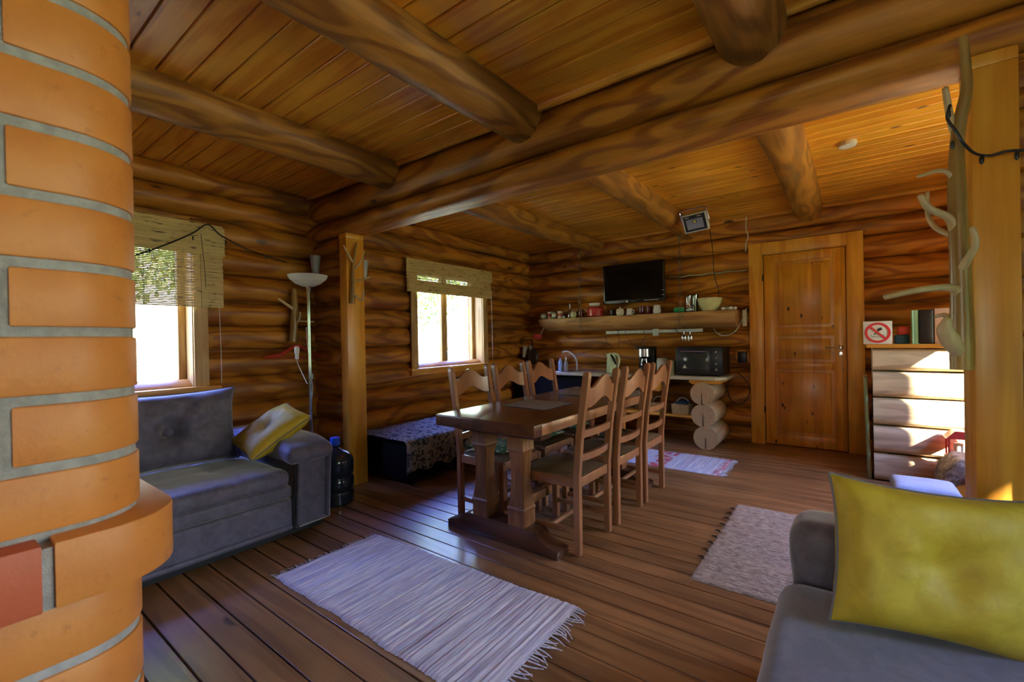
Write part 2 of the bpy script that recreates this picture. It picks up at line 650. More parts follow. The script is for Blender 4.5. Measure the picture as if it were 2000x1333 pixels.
def lathe(bm, prof, c=(0, 0, 0), n=20, mi=0, axis=2, cap=True):
    rings = []
    c = Vector(c)
    for r, z in prof:
        ring = []
        for j in range(n):
            a = 2 * PI * j / n
            q = [r * math.cos(a), r * math.sin(a), z]
            if axis == 0:
                q = [q[2], q[0], q[1]]
            elif axis == 1:
                q = [q[0], q[2], q[1]]
            ring.append(bm.verts.new(c + Vector(q)))
        rings.append(ring)
    for i in range(len(rings) - 1):
        for j in range(n):
            f = bm.faces.new((rings[i][j], rings[i][(j + 1) % n], rings[i + 1][(j + 1) % n], rings[i + 1][j]))
            f.material_index = mi
    if cap:
        for ring, (r, z) in ((rings[0], prof[0]), (rings[-1], prof[-1])):
            if r > 1e-4:
                bm.faces.new(ring).material_index = mi
    return rings
def prism(bm, poly, axis, a0, a1, mi=0, bev=0.):
    """poly: list of 2D points in the two other axes (cyclic order of xyz without axis)"""
    def mk(p, a):
        q = [p[0], p[1]]
        q.insert(axis, a)
        return Vector(q)
    lo = [bm.verts.new(mk(p, a0)) for p in poly]
    hi = [bm.verts.new(mk(p, a1)) for p in poly]
    fs = [bm.faces.new(lo), bm.faces.new(list(reversed(hi)))]
    n = len(poly)
    for i in range(n):
        fs.append(bm.faces.new((lo[i], hi[i], hi[(i + 1) % n], lo[(i + 1) % n])))
    for f in fs:
        f.material_index = mi
    bmesh.ops.recalc_face_normals(bm, faces=fs)
    if bev:
        es = [e for e in fs[0].edges] + [e for e in fs[1].edges]
        bmesh.ops.bevel(bm, geom=es, offset=bev, segments=2, affect='EDGES', profile=.5)
    return lo + hi
def softbox(bm, x0, x1, y0, y1, z0, z1, r=.05, div=8, puff=0., amp=.004, seed=0, axes=(0, 1, 2)):
    """a rounded, slightly wrinkled upholstery block"""
    cx, cy, cz = (x0 + x1) / 2, (y0 + y1) / 2, (z0 + z1) / 2
    hx, hy, hz = (x1 - x0) / 2, (y1 - y0) / 2, (z1 - z0) / 2
    r_ = bmesh.ops.create_cube(bm, size=2.0)
    vs = r_['verts']
    es = list({e for v in vs for e in v.link_edges})
    bmesh.ops.subdivide_edges(bm, edges=es, cuts=div * 2 - 1, use_grid_fill=True)
    allv = [v for v in bm.verts if v.tag is False]
    for v in allv:
        v.tag = True
        u = v.co.copy()
        # concentrate vertices to the edges
        q = Vector([math.sin(u[i] * PI / 2) for i in range(3)])
        p = Vector((q.x * hx, q.y * hy, q.z * hz))
        inner = Vector((max(-hx + r, min(hx - r, p.x)), max(-hy + r, min(hy - r, p.y)), max(-hz + r, min(hz - r, p.z))))
        d = p - inner
        if d.length > 1e-6:
            p = inner + d.normalized() * r
        pf = puff * (1 - q.x ** 4) * (1 - q.y ** 4)
        p.z += pf * q.z
        n = mnoise.noise_vector(p * 7.0 + Vector((seed, seed * 2.3, 1.7)))
        p += n * amp
        v.co = p + Vector((cx, cy, cz))
    return allv
def pillow(bm, w, h, t, m=None, n=26, pinch=.06, button=0., seed=0, wr=.006, mi=0):
    """pinched corner cushion, thickness along local z"""
    def xy(u, v):
        k = 1 - pinch * (1 - v * v) * abs(u) ** 3
        l = 1 - pinch * (1 - u * u) * abs(v) ** 3
        return u * w / 2 * k, v * h / 2 * l
    G = {}
    for s in (1, -1):
        for i in range(n + 1):
            for j in range(n + 1):
                u = -math.cos(PI * i / n)
                v = -math.cos(PI * j / n)
                edge = i in (0, n) or j in (0, n)
                if edge and s == -1:
                    G[s, i, j] = G[1, i, j]
                    continue
                x, y = xy(u, v)
                prof = ((1 - u ** 4) * (1 - v ** 4)) ** .5
                z = t / 2 * prof
                if button:
                    rr = math.hypot(x, y)
                    z -= t * button * math.exp(-(rr / (.06)) ** 2)
                    a = math.atan2(y, x)
                    z -= t * .22 * button * prof * (math.cos(a * 7 + seed + mnoise.noise(Vector((x * 5, y * 5, seed)))) * .5 + .5) ** 2 * math.exp(-(rr / (.42 * min(w, h))) ** 2) * min(1, rr / .03)
                zz = mnoise.noise(Vector((x * 9 + seed, y * 9, s * 2.0))) * wr * 2 * prof
                zz += wr * 1.4 * prof * mnoise.noise(Vector((u * 14 + seed, v * 3, s)))* abs(u)
                G[s, i, j] = bm.verts.new((x, y, s * z + zz))
    vs = list(set(G.values()))
    for s in (1, -1):
        for i in range(n):
            for j in range(n):
                q = [G[s, i, j], G[s, i + 1, j], G[s, i + 1, j + 1], G[s, i, j + 1]]
                if s == -1:
                    q.reverse()
                try:
                    bm.faces.new(q).material_index = mi
                except ValueError:
                    pass
    if m is not None:
        bmesh.ops.transform(bm, matrix=m, verts=vs)
    edge = []
    for i in range(n + 1):
        edge.append(G[1, i, 0].co.copy())
    for j in range(1, n + 1):
        edge.append(G[1, n, j].co.copy())
    for i in range(n - 1, -1, -1):
        edge.append(G[1, i, n].co.copy())
    for j in range(n - 1, -1, -1):
        edge.append(G[1, 0, j].co.copy())
    return edge
def TRS(loc, e=(0, 0, 0)):
    return Matrix.Translation(Vector(loc)) @ Euler(e, 'XYZ').to_matrix().to_4x4()

# ---------------------------------------------------------------- log walls
def log(bm, axis, a0, a1, c1, c2, r, seed, mi=0, hew0=False, hew1=False, rz=None, n=20, flat=None, bow=.006, sq=1.0):
    """a slightly irregular round log; axis 0: along x (c1=y,c2=z); axis 1: along y (c1=x,c2=z)"""
    L = a1 - a0
    st = max(2, int(L / .12))
    ts = [i / st for i in range(st + 1)]
    if hew0:
        ts = sorted(set([0, .02 / L, .09 / L, .13 / L] + [t for t in ts if t > .15 / L or t == 0]))
    if hew1:
        ts = sorted(set([1, 1 - .02 / L, 1 - .09 / L, 1 - .13 / L] + [t for t in ts if t < 1 - .15 / L or t == 1]))
    rz = rz or r
    rings = []
    for t in ts:
        a = a0 + L * t
        dx = mnoise.noise(Vector((a * .7, seed * 3.1, .2))) * bow
        dz = mnoise.noise(Vector((a * .7, seed * 3.1, 5.2))) * bow
        k = 1.0
        if hew0:
            k = min(k, 1.0 if a - a0 > .125 else (.78 if a - a0 > .03 else .62))
        if hew1:
            k = min(k, 1.0 if a1 - a > .125 else (.78 if a1 - a > .03 else .62))
        ring = []
        for j in range(n):
            b = 2 * PI * j / n
            rr = 1 + .035 * mnoise.noise(Vector((a * 1.6, math.cos(b) * 1.2 + seed * 5, math.sin(b) * 1.2)))
            rr += .018 * mnoise.noise(Vector((a * 7, math.cos(b) * 4 + seed * 5, math.sin(b) * 4)))
            cb, sb = math.cos(b), math.sin(b)
            cb, sb = math.copysign(abs(cb) ** sq, cb), math.copysign(abs(sb) ** sq, sb)
            p = cb * r * rr
            if k < 1:
                p = max(-r * (.55 + .45 * k), min(r * (.55 + .45 * k), p)) * (1 if k > .7 else .93)
            q = sb * rz * rr * (1 if k == 1 else (.97 if k > .7 else .9))
            if flat is not None:
                q = max(q, flat)
            co = (a, c1 + p + dx, c2 + q + dz) if axis == 0 else (c1 + p + dx, a, c2 + q + dz)
            ring.append(bm.verts.new(co))
        rings.append(ring)
    for i in range(len(rings) - 1):
        for j in range(n):
            bm.faces.new((rings[i][j], rings[i][(j + 1) % n], rings[i + 1][(j + 1) % n], rings[i + 1][j])).material_index = mi
    bm.faces.new(rings[0]).material_index = mi
    bm.faces.new(rings[-1]).material_index = mi

def log_wall(name, axis, plane, side, a0, a1, zs, openings, mat, seed):
    """plane: chink line; logs bulge from it by ~.08 towards side (+1/-1) and the slab lies behind"""
    bm = B()
    r = .125
    cc = plane - side * (r - .085)
    for k in range(len(zs) - 1):
        z0, z1 = zs[k], zs[k + 1]
        h = z1 - z0
        segs = [(a0, a1, False, False)]
        for (o0, o1, b0, b1) in openings:
            ov = min(z1, b1) - max(z0, b0)
            if ov > .35 * h:
                new = []
                for s0, s1, h0, h1 in segs:
                    if o0 > s0 and o1 < s1:
                        new += [(s0, o0 - .01, h0, True), (o1 + .01, s1, True, h1)]
                    else:
                        new.append((s0, s1, h0, h1))
                segs = new
        for s0, s1, h0, h1 in segs:
            log(bm, axis, s0, s1, cc, (z0 + z1) / 2, r, seed + k, hew0=h0, hew1=h1, rz=h / 2 + .004)
    # slab that fills the chinks, with exact holes
    xs = sorted({a0, a1} | {v for o in openings for v in o[:2]})
    zz = sorted({zs[0], zs[-1]} | {v for o in openings for v in o[2:]})
    t0, t1 = sorted((plane - side * .012, plane - side * .20))
    for i in range(len(xs) - 1):
        for j in range(len(zz) - 1):
            mx, mz = (xs[i] + xs[i + 1]) / 2, (zz[j] + zz[j + 1]) / 2
            if any(o[0] < mx < o[1] and o[2] < mz < o[3] for o in openings):
                continue
            if axis == 0:
                box(bm, xs[i], xs[i + 1], t0, t1, zz[j], zz[j + 1])
            else:
                box(bm, t0, t1, xs[i], xs[i + 1], zz[j], zz[j + 1])
    return S(name, bm, mat)

ZL = [0, .12, .32, .53, .75, .985, 1.2, 1.41, 1.61, 1.83, 2.04, 2.26, 2.465, 2.64]
ZB = [-.04, .168, .387, .636, .861, 1.09, 1.316, 1.55, 1.769, 2.011, 2.246, 2.427, 2.64]
XL, YB = -4.087, 5.88
H = 2.62
log_wall('wall_left', 1, XL, 1, YN - .1, YB + .1, ZL, [W1, W2], 'log_y', 1)
DOOR = (-.775, .008, -.04, 2.165)
log_wall('wall_far', 0, YB, -1, XL - .1, XR + .1, ZB, [DOOR], 'log_x', 20)
log_wall('wall_right', 1, XR, -1, YN - .1, YB + .1, ZL, [RW1, RW2], 'log_y', 40)
log_wall('wall_near', 0, YN, 1, XL - .1, XR + .1, ZB, [SW], 'log_x', 60)

# divider: two crossing logs over the opening, a stub at each side
bm = B()
for k in range(len(ZL) - 3):
    z0, z1 = ZL[k], ZL[k + 1]
    if z1 > 2.21:
        z1 = 2.2
    log(bm, 0, XL - .05, -3.55, 2.35, (z0 + z1) / 2, .12, 80 + k, rz=(z1 - z0) / 2 + .004, hew1=True)
box(bm, XL - .05, -3.56, 2.29, 2.41, 0, 2.2)
S('wall_divider_left', bm, 'log_x')
bm = B()
for k in range(len(ZL) - 3):
    z0, z1 = ZL[k], ZL[k + 1]
    if z1 > 2.21:
        z1 = 2.2
    log(bm, 0, .475, XR + .05, 2.35, (z0 + z1) / 2, .12, 100 + k, rz=(z1 - z0) / 2 + .004, hew0=True)
box(bm, .48, XR + .05, 2.29, 2.41, 0, 2.2)
S('wall_divider_right', bm, 'log_x')

# floor boards
bm = B()
y = -2.5 + .108
k = 0
while y < YB + .1:
    box(bm, XL - .1, XR + .1, y + .0028, y + .12 - .0028, -.03, 0, .0028, 1)
    y += .12
    k += 1
box(bm, XL - .1, XR + .1, YN - .1, YB + .15, -.06, -.022)
S('floor', bm, 'floor')
# ceiling boards
bm = B()
y = YN - .1 - .006
while y < YB + .1:
    box(bm, XL - .1, XR + .1, y + .0024, y + .124 - .0024, H, H + .02, .004, 1)
    y += .124
box(bm, XL - .3, XR + .3, YN - .3, YB + .3, H + .012, H + .05)
S('ceiling', bm, 'ceil')
# trims between ceiling boards and logs
def trim(n, x0, x1, y0, y1, z0, z1, mat):
    bm = B()
    box(bm, x0, x1, y0, y1, z0, z1, .006)
    S('trim_%d' % n, bm, mat)
trim(1, XL, XR, 2.185, 2.215, H - .035, H, 'pine_x')
trim(2, XL, XR, YB - .085, YB - .05, H - .03, H, 'pine_x')

# ceiling joists (round logs, front room -> kitchen)
for x, lab in ((-2.85, 'round ceiling log nearest the left window wall'),
               (-1.57, 'round ceiling log above the dining table, the one reaching the floodlight'),
               (-.33, 'round ceiling log ending above the pine door'),
               (.93, 'round ceiling log nearest the right wall, above the sofa')):
    bm = B()
    log(bm, 1, YN - .05, 2.34, x, H - .035, .138, x * 7 + 3, bow=.02, n=24)
    o = O('ceiling_beam', bm, 'beam_y', loc=(x, 0, H - .03))
    tag(o, lab + ', front room half', 'beam', 'round ceiling logs of the front room')
    bm = B()
    log(bm, 1, 2.36, YB - .02, x, H - .035, .128, x * 5 + 9, bow=.02, n=24)
    o = O('ceiling_beam', bm, 'beam_y', loc=(x, 0, H - .03))
    tag(o, lab + ', kitchen half', 'beam', 'round ceiling logs of the kitchen')
# cross beam: two stacked logs
bm = B()
log(bm, 0, XL, XR, 2.35, 2.50, .142, 200, bow=.004, n=28, rz=.138, flat=-.125)
o = O('crossbeam_log', bm, 'log_x', loc=(-.8, 2.35, 2.5))
tag(o, 'upper of the two long logs spanning the opening between rooms', 'beam')
bm = B()
log(bm, 0, XL, XR, 2.345, 2.28, .148, 210, bow=.001, n=28, rz=.088, flat=-.074)
o = O('crossbeam_log', bm, 'log_x', loc=(-.8, 2.35, 2.28))
tag(o, 'lower of the two long logs, flat underneath, resting on the posts', 'beam')

# posts
def post(x0, x1, y0, y1, z1, label, cap):
    t = thing('wooden_post', label, 'post', ((x0 + x1) / 2, (y0 + y1) / 2, 0))
    bm = B()
    box(bm, x0, x1, y0, y1, 0, z1 - .04, .004)
    O('shaft', bm, 'pine_z', t)
    bm = B()
    box(bm, x0 - cap, x1 + cap, y0 - .0, y1 + .0, z1 - .04, z1 + .005, .003)
    O('cap_block', bm, 'pine_z', t)
post(-3.56, -3.455, 2.225, 2.40, 2.2, 'left orange pine post beside the divan, with a branch rack high up', .006)
post(.355, .47, 2.225, 2.42, 2.205, 'right pine post behind the sofa, with the tall branch rack on its side', 0)

# ---------------------------------------------------------------- windows
def window_x(n, xw, side, y0, y1, z0, z1, sashes=2, sill=True):
    """window in a wall of constant x; side = direction into the room"""
    s = side
    t = bpy.data.objects.new('window_%d' % n, None)
    COL.objects.link(t)
    t.location = (xw, (y0 + y1) / 2, z0)
    OFF[t.name] = Vector(t.location)
    t['kind'] = 'structure'
    def bx(bm, a, b, *r, **k):
        box(bm, min(a, b), max(a, b), *r, **k)
    xi = xw + s * .10      # casing face
    xo = xw - s * .09      # frame plane
    bm = B()
    cw = .085
    bx(bm, xi - s * .022, xi, y0 - cw, y0 + .012, z0 - .02, z1 + .09, .004)
    bx(bm, xi - s * .022, xi, y1 - .012, y1 + cw, z0 - .02, z1 + .09, .004)
    bx(bm, xi - s * .022, xi + s * .002, y0 + .012, y1 - .012, z1 - .01, z1 + .09, .004)
    S('window_casing', bm, 'frame', t)
    bm = B()
    bx(bm, xi - s * .02, xo - s * .06, y0 - .002, y0 + .018, z0, z1, .002)
    bx(bm, xi - s * .02, xo - s * .06, y1 - .018, y1 + .002, z0, z1, .002)
    bx(bm, xi - s * .02, xo - s * .06, y0, y1, z1 - .018, z1 + .002, .002)
    bx(bm, xi - s * .02, xo - s * .06, y0, y1, z0 - .03, z0 + .002, .002)
    S('window_reveal', bm, 'frame', t)
    if sill:
        bm = B()
        bx(bm, xo + s * .02, xi + s * .05, y0 - .13, y1 + .15, z0 - .03, z0 - .001 + .006, .004)
        bx(bm, xi - s * .03, xi + s * .02, y0 - .11, y1 + .13, z0 - .075, z0 - .03, .004)
        S('window_sill', bm, 'pine_y', t)
    w = (y1 - y0 - .036) / sashes
    for i in range(sashes):
        a = y0 + .018 + i * w
        b = a + w
        fr = .05
        bm = B()
        bx(bm, xo - s * .02, xo + s * .03, a, a + fr, z0 + .002, z1 - .018, .005)
        bx(bm, xo - s * .02, xo + s * .03, b - fr, b, z0 + .002, z1 - .018, .005)
        bx(bm, xo - s * .02, xo + s * .029, a + fr, b - fr, z0 + .002, z0 + .06, .005)
        bx(bm, xo - s * .02, xo + s * .029, a + fr, b - fr, z1 - .07, z1 - .018, .005)
        f = S('window_frame', bm, 'frame', t)
        bm = B()
        bx(bm, xo - .002, xo + .002, a + fr - .005, b - fr + .005, z0 + .055, z1 - .065)
        S('window_pane', bm, 'glass', f, smooth=0)
        if i == 1 and sill:
            bm = B()
            bx(bm, xo + s * .03, xo + s * .045, a + .012, a + .03, z0 + .14, z0 + .20, .003)
            bx(bm, xo + s * .045, xo + s * .06, a + .014, a + .028, z0 + .10, z0 + .18, .003)
            O('window_latch', bm, 'steel', f)
    return t
window_x(1, XL, 1, *W1)
window_x(2, XL, 1, *W2)
window_x(3, XR, -1, *RW1)
window_x(4, XR, -1, *RW2)
# window behind the camera
t = bpy.data.objects.new('window_5', None)
COL.objects.link(t)
t.location = ((SW[0] + SW[1]) / 2, YN, SW[2])
OFF[t.name] = Vector(t.location)
t['kind'] = 'structure'
bm = B()
for a, b, c, d in ((SW[0] - .08, SW[0] + .03, SW[2], SW[3]), (SW[1] - .03, SW[1] + .08, SW[2], SW[3]),
                   (SW[0] - .08, SW[1] + .08, SW[3] - .02, SW[3] + .09), (SW[0] - .08, SW[1] + .08, SW[2] - .08, SW[2] + .02),
                   ((SW[0] + SW[1]) / 2 - .05, (SW[0] + SW[1]) / 2 + .05, SW[2], SW[3])):
    box(bm, a, b, YN - .1, YN + .1, c, d, .004)
f = S('window_frame', bm, 'frame', t)
bm = B()
box(bm, SW[0], SW[1], YN - .102, YN - .098, SW[2], SW[3])
S('window_pane', bm, 'glass', f, smooth=0)

# ---------------------------------------------------------------- door
t = bpy.data.objects.new('door_1', None)
COL.objects.link(t)
t.location = (-.38, YB - .05, 0)
OFF[t.name] = Vector(t.location)
t['kind'] = 'structure'
YD = 5.80
bm = B()
box(bm, -.905, -.772, YD - .025, YD + .01, 0, 2.295, .006)
box(bm, .005, .140, YD - .025, YD + .01, 0, 2.295, .006)
box(bm, -.772, .005, YD - .025, YD + .01, 2.165, 2.295, .006)
box(bm, -.79, -.764, YD - .01, YD + .16, 0, 2.17, .003)
box(bm, -.003, .02, YD - .01, YD + .16, 0, 2.17, .003)
box(bm, -.78, .02, YD - .01, YD + .16, 2.158, 2.18, .003)
S('door_frame', bm, 'pine_z', t)
bm = B()
yf = YD + .005
x0, x1 = -.757, -.010
pan = [(.13, .86), (.94, 1.23), (1.32, 2.06)]
box(bm, x0, x0 + .10, yf, yf + .04, .01, 2.152, .004)
box(bm, x1 - .10, x1, yf, yf + .04, .01, 2.152, .004)
zprev = .01
for a, b in pan + [(2.152, 9)]:
    box(bm, x0 + .10, x1 - .10, yf + .0005, yf + .0395, zprev, a, .004)
    zprev = b
for a, b in pan:
    box(bm, x0 + .095, x1 - .095, yf + .016, yf + .03, a - .005, b + .005)
    box(bm, x0 + .135, x1 - .135, yf + .006, yf + .02, a + .035, b - .035, .008)
leaf = S('door_leaf', bm, 'door', t)
bm = B()
lathe(bm, [(.024, 0), (.024, .006), (.018, .008), (.009, .010), (.009, .045)], (0, 0, 0), 16, axis=1)
bmesh.ops.transform(bm, matrix=TRS((-.062, yf, 1.10)) @ Matrix.Rotation(PI, 4, 'Z'), verts=bm.verts)
tube(bm, [(-.062, yf - .045, 1.10), (-.09, yf - .05, 1.10), (-.19, yf - .048, 1.103)], .009, 8)
O('door_handle', bm, 'chrome', leaf)
bm = B()
lathe(bm, [(.022, 0), (.022, .006), (.010, .007), (.010, .003)], (0, 0, 0), 16, axis=1)
bmesh.ops.transform(bm, matrix=TRS((-.062, yf, 1.03)) @ Matrix.Rotation(PI, 4, 'Z'), verts=bm.verts)
O('keyhole_plate', bm, 'chrome', leaf)
for z in (1.86, .36):
    bm = B()
    lathe(bm, [(.007, 0), (.007, .075)], (-.765, YD - .012, z), 10)
    O('hinge', bm, 'darkmetal', t)
# unseen panel added behind the door so that nothing shines through
bm = B()
box(bm, -.9, .2, YB + .11, YB + .14, 0, 2.3)
S('door_light_stop', bm, 'pine_z')

# ---------------------------------------------------------------- brick stove column
def brick_column():
    XF, R, CY = -.77, .08, .1124
    t = thing('brick_stove', 'rounded orange brick stove column filling the left edge of the photo', 'stove', (-1.2, -.4, 0))
    ztop = H
    pitch, hb = .082, .070
    xe, ye = -1.62, -1.0
    ytop = CY + R
    def foot(x0, y0, grow=0., rr=R, inset=0.):
        """outline of the column, counter clockwise, rounded at the two corners towards the kitchen"""
        xf, yt = XF + grow - inset, ytop + grow - inset
        r = rr - inset
        pts = [(xe, ye), (xf, ye)]
        for i in range(13):
            a = PI / 2 * i / 12
            pts.append((xf - r + r * math.cos(a), yt - r + r * math.sin(a)))
        pts.append((xe, yt))
        return pts
    bm = B()
    prism(bm, foot(0, 0, 0, R, .0035), 2, 0, ztop)
    prism(bm, foot(0, 0, .032, R + .01, .006), 2, 1.188 - 3 * .082 + .004, 1.188 - 2 * .082 - .006)
    O('mortar', bm, 'mortar', t, smooth=30)
    def brick(bm, tone, poly, z0, z1):
        old = set(bm.verts)
        prism(bm, poly, 2, z0, z1, bev=.0028)
        lay = bm.verts.layers.float['tone']
        for v in bm.verts:
            if v not in old:
                v[lay] = tone
    def corner(bm, ys, xend, z0, z1, grow=0., tone=0., inner=.10):
        xf, yt = XF + grow, ytop + grow
        r = R + grow * .3
        pts = [(xf, ys)]
        for i in range(13):
            a = PI / 2 * i / 12
            pts.append((xf - r + r * math.cos(a), yt - r + r * math.sin(a)))
        pts += [(xend, yt), (xend, yt - inner), (xf - inner, yt - inner), (xf - inner, ys)]
        brick(bm, tone, pts, z0, z1)
    def straight_y(bm, ya, yb, z0, z1, grow=0., tone=0.):
        brick(bm, tone, [(XF + grow, ya), (XF + grow, yb), (XF + grow - .10, yb), (XF + grow - .10, ya)], z0, z1)
    def straight_x(bm, xa, xb, z0, z1, grow=0., tone=0.):
        yt = ytop + grow
        brick(bm, tone, [(xa, yt - .10), (xb, yt - .10), (xb, yt), (xa, yt)], z0, z1)
    bm = B()
    bm.verts.layers.float.new('tone')
    led = B()
    led.verts.layers.float.new('tone')
    rnd = random.Random(3)
    kmax = int((ztop - 1.188) / pitch)
    for k in range(-kmax - 1, 15):
        zt = 1.188 - pitch * k        # joint centre on top of course k
        z1, z0 = zt - .006, zt - pitch + .006
        z0, z1 = max(z0, .0), min(z1, ztop)
        if z1 - z0 < .02:
            continue
        header = (k % 2 == 0)
        ledge = (k == 2)
        b = led if ledge else bm
        g = .032 if ledge else 0.
        if ledge:
            z0, z1 = z0 - .002, z1 + .006
        ys = .0905 if ledge else (.062 if header else -.06)
        corner(b, ys, XF - (.25 if header else .13), z0, z1, g, 0.)
        y = ys - .011
        first = True
        while y > ye + .03:
            ln = .12 if (header and first) else .245
            if ledge and first:
                ln = .12
            tone = rnd.choice((0, 0, .3, .6)) if not (header and first) else 1.
            straight_y(b, max(ye, y - ln), y, z0, z1, g, tone)
            y -= ln + .011
            first = False
        x = XF - (.25 if header else .13) - .011
        while x > xe + .05:
            straight_x(b, max(xe, x - .245), x, z0, z1, g, rnd.choice((0, .3, .6)))
            x -= .256
    O('brickwork', bm, 'brick', t, smooth=35)
    O('ledge_course', led, 'brick', t, smooth=35)
brick_column()

# ---------------------------------------------------------------- sofas
def left_sofa():
    t = thing('sofa', 'grey-blue suede sofa under the left window, mostly behind the brick stove', 'sofa', (-3.4, .6, 0))
    xf = -2.87
    y0, ya, y1 = -.9, 1.435, 1.675
    bm = B()
    softbox(bm, -3.85, xf, y0, ya - .008, .055, .255, .018, 10, 0, .0015, 1)
    O('base', bm, 'sofa', t, smooth=60)
    bm = B()
    box(bm, -3.80, xf - .03, y0 + .03, y1 - .03, .012, .06, .004)
    O('plinth', bm, 'sofa_seam', t)
    bm = B()
    softbox(bm, -3.80, xf - .004, y0, ya - .008, .26, .335, .015, 10, 0, .002, 2)
    O('seat_box', bm, 'sofa', t, smooth=60)
    # seat: two tufted pads that meet in a cross seam
    for a, b, sd in ((.62, ya - .01, 3), (-.3, .61, 4), (y0, -.31, 5)):
        bm = B()
        vs = softbox(bm, -3.72, xf - .006, a, b, .325, .435, .045, 14, .012, .003, sd)
        cx, cy = -3.28, (a + b) / 2 + (.1 if sd == 3 else 0)
        for v in vs:
            if v.co.z > .38:
                d = min(abs(v.co.x - cx), abs(v.co.y - cy))
                v.co.z -= .014 * math.exp(-(d / .012) ** 2)
                v.co.z -= .012 * math.exp(-(((v.co.x - cx) ** 2 + (v.co.y - cy) ** 2) ** .5 / .05) ** 2)
                v.co.z += .004 * mnoise.noise(Vector((v.co.x * 16, v.co.y * 16, 1.1)))
        O('seat_pad', bm, 'sofa', t, smooth=60)
    # arm
    bm = B()
    softbox(bm, -3.84, xf + .002, ya, y1, .05, .515, .018, 8, 0, .001, 6)
    vs = bm.verts
    for v in vs:      # the arm leans outwards a little towards its top
        v.co.y += .022 * (v.co.z - .05) / .46
    O('arm', bm, 'sofa', t, smooth=60)
    bm = B()
    fr = .018
    P = lambda y, z: (xf + .012, y + .022 * (z - .05) / .46, z)
    tube(bm, [P(ya + .02, .075), P(ya + .02, .47), P(y1 - .02, .497), P(y1 - .02, .075), P(ya + .02, .075)], fr, 8, 1)
    O('arm_border', bm, 'sofa', t)
    bm = B()
    tube(bm, [(xf + .004, y0 + .02, .075), (xf + .004, ya - .02, .075)], .018, 8, 1)
    O('base_border', bm, 'sofa', t)
    bm = B()
    tube(bm, [(xf + .006, ya - .004, .05), (xf + .006, ya - .004, .25), (xf + .004, ya + .012, .30), (xf + .004, ya + .014, .47)], .006, 6, 1)
    O('seam', bm, 'sofa_seam', t)
    bm = B()
    vs = softbox(bm, -3.80, xf + .045, ya - .05, y1 + .03, .50, .60, .045, 12, .025, .006, 7)
    for v in vs:
        v.co.z -= .03 * max(0, (v.co.x + 3.0)) / .17 * (1 if v.co.x > -3.0 else 0)
    O('arm_pad', bm, 'sofa', t, smooth=60)
    bm = B()
    softbox(bm, -3.93, -3.74, y0, y1 - .01, .06, .60, .04, 8, 0, .003, 8)
    O('back_frame', bm, 'sofa', t, smooth=60)
    for i, (yc, w) in enumerate(((.95, .80), (.08, .86))):
        bm = B()
        e = pillow(bm, w, .50, .24, TRS((-3.50, yc, .70), (PI / 2 - .13, 0, PI / 2)), 44, .08, .60, 5 + i, .012)
        c = O('back_cushion', bm, 'sofa', t, smooth=80)
        bm = B()
        tube(bm, e, .006, 6, 1)
        O('cushion_piping', bm, 'sofa', c)
left_sofa()
def scatter_pillow(label, m, w, h, t_, seed, btn=.25, pinch=.07):
    loc = m.translation.copy()
    t = thing('scatter_cushion', label, 'cushion', loc)
    bm = B()
    e = pillow(bm, w, h, t_, m, 34, pinch, btn, seed, .007)
    O('cushion_cover', bm, 'mustard', t, smooth=80)
    bm = B()
    tube(bm, e, .0045, 6, 1)
    O('piping', bm, 'piping', t)
scatter_pillow('mustard velvet cushion propped on the arm of the left sofa',
               TRS((-3.20, 1.45, .655), (.142, -.57, 1.386)), .44, .43, .15, 2, .3, .06)
def right_sofa():
    t = thing('sofa', 'brown-grey suede sofa in the bottom right corner, its seat nearest the camera', 'sofa', (.4, 1.0, 0))
    bm = B()
    softbox(bm, -.175, 1.30, -.8, 1.80, .03, .27, .03, 10, 0, .001, 11)
    O('base', bm, 'sofa_brown', t, smooth=60)
    bm = B()
    softbox(bm, -.20, .95, -.8, 1.795, .262, .425, .075, 18, .004, .003, 12)
    O('seat_pad', bm, 'sofa_brown', t, smooth=70)
    bm = B()
    vs = softbox(bm, -.165, 1.15, 1.80, 2.03, .03, .60, .07, 12, 0, .004, 13)
    for v in vs:
        if v.co.x < -.05:
            v.co.y += .010 * mnoise.noise(Vector((0, v.co.y * 10, v.co.z * 22)))
            v.co.x -= .012 * math.exp(-((v.co.z - .50) / .12) ** 2)
    O('arm', bm, 'sofa_brown', t, smooth=70)
    bm = B()
    softbox(bm, .93, 1.33, -.8, 1.80, .10, .82, .08, 10, .0, .006, 14)
    O('backrest', bm, 'sofa_brown', t, smooth=70)
right_sofa()
scatter_pillow('large mustard velvet cushion on the seat of the right sofa',
               TRS((.166, 1.655, .615), (1.30, .10, .33)), .458, .40, .20, 9, .22, .09)

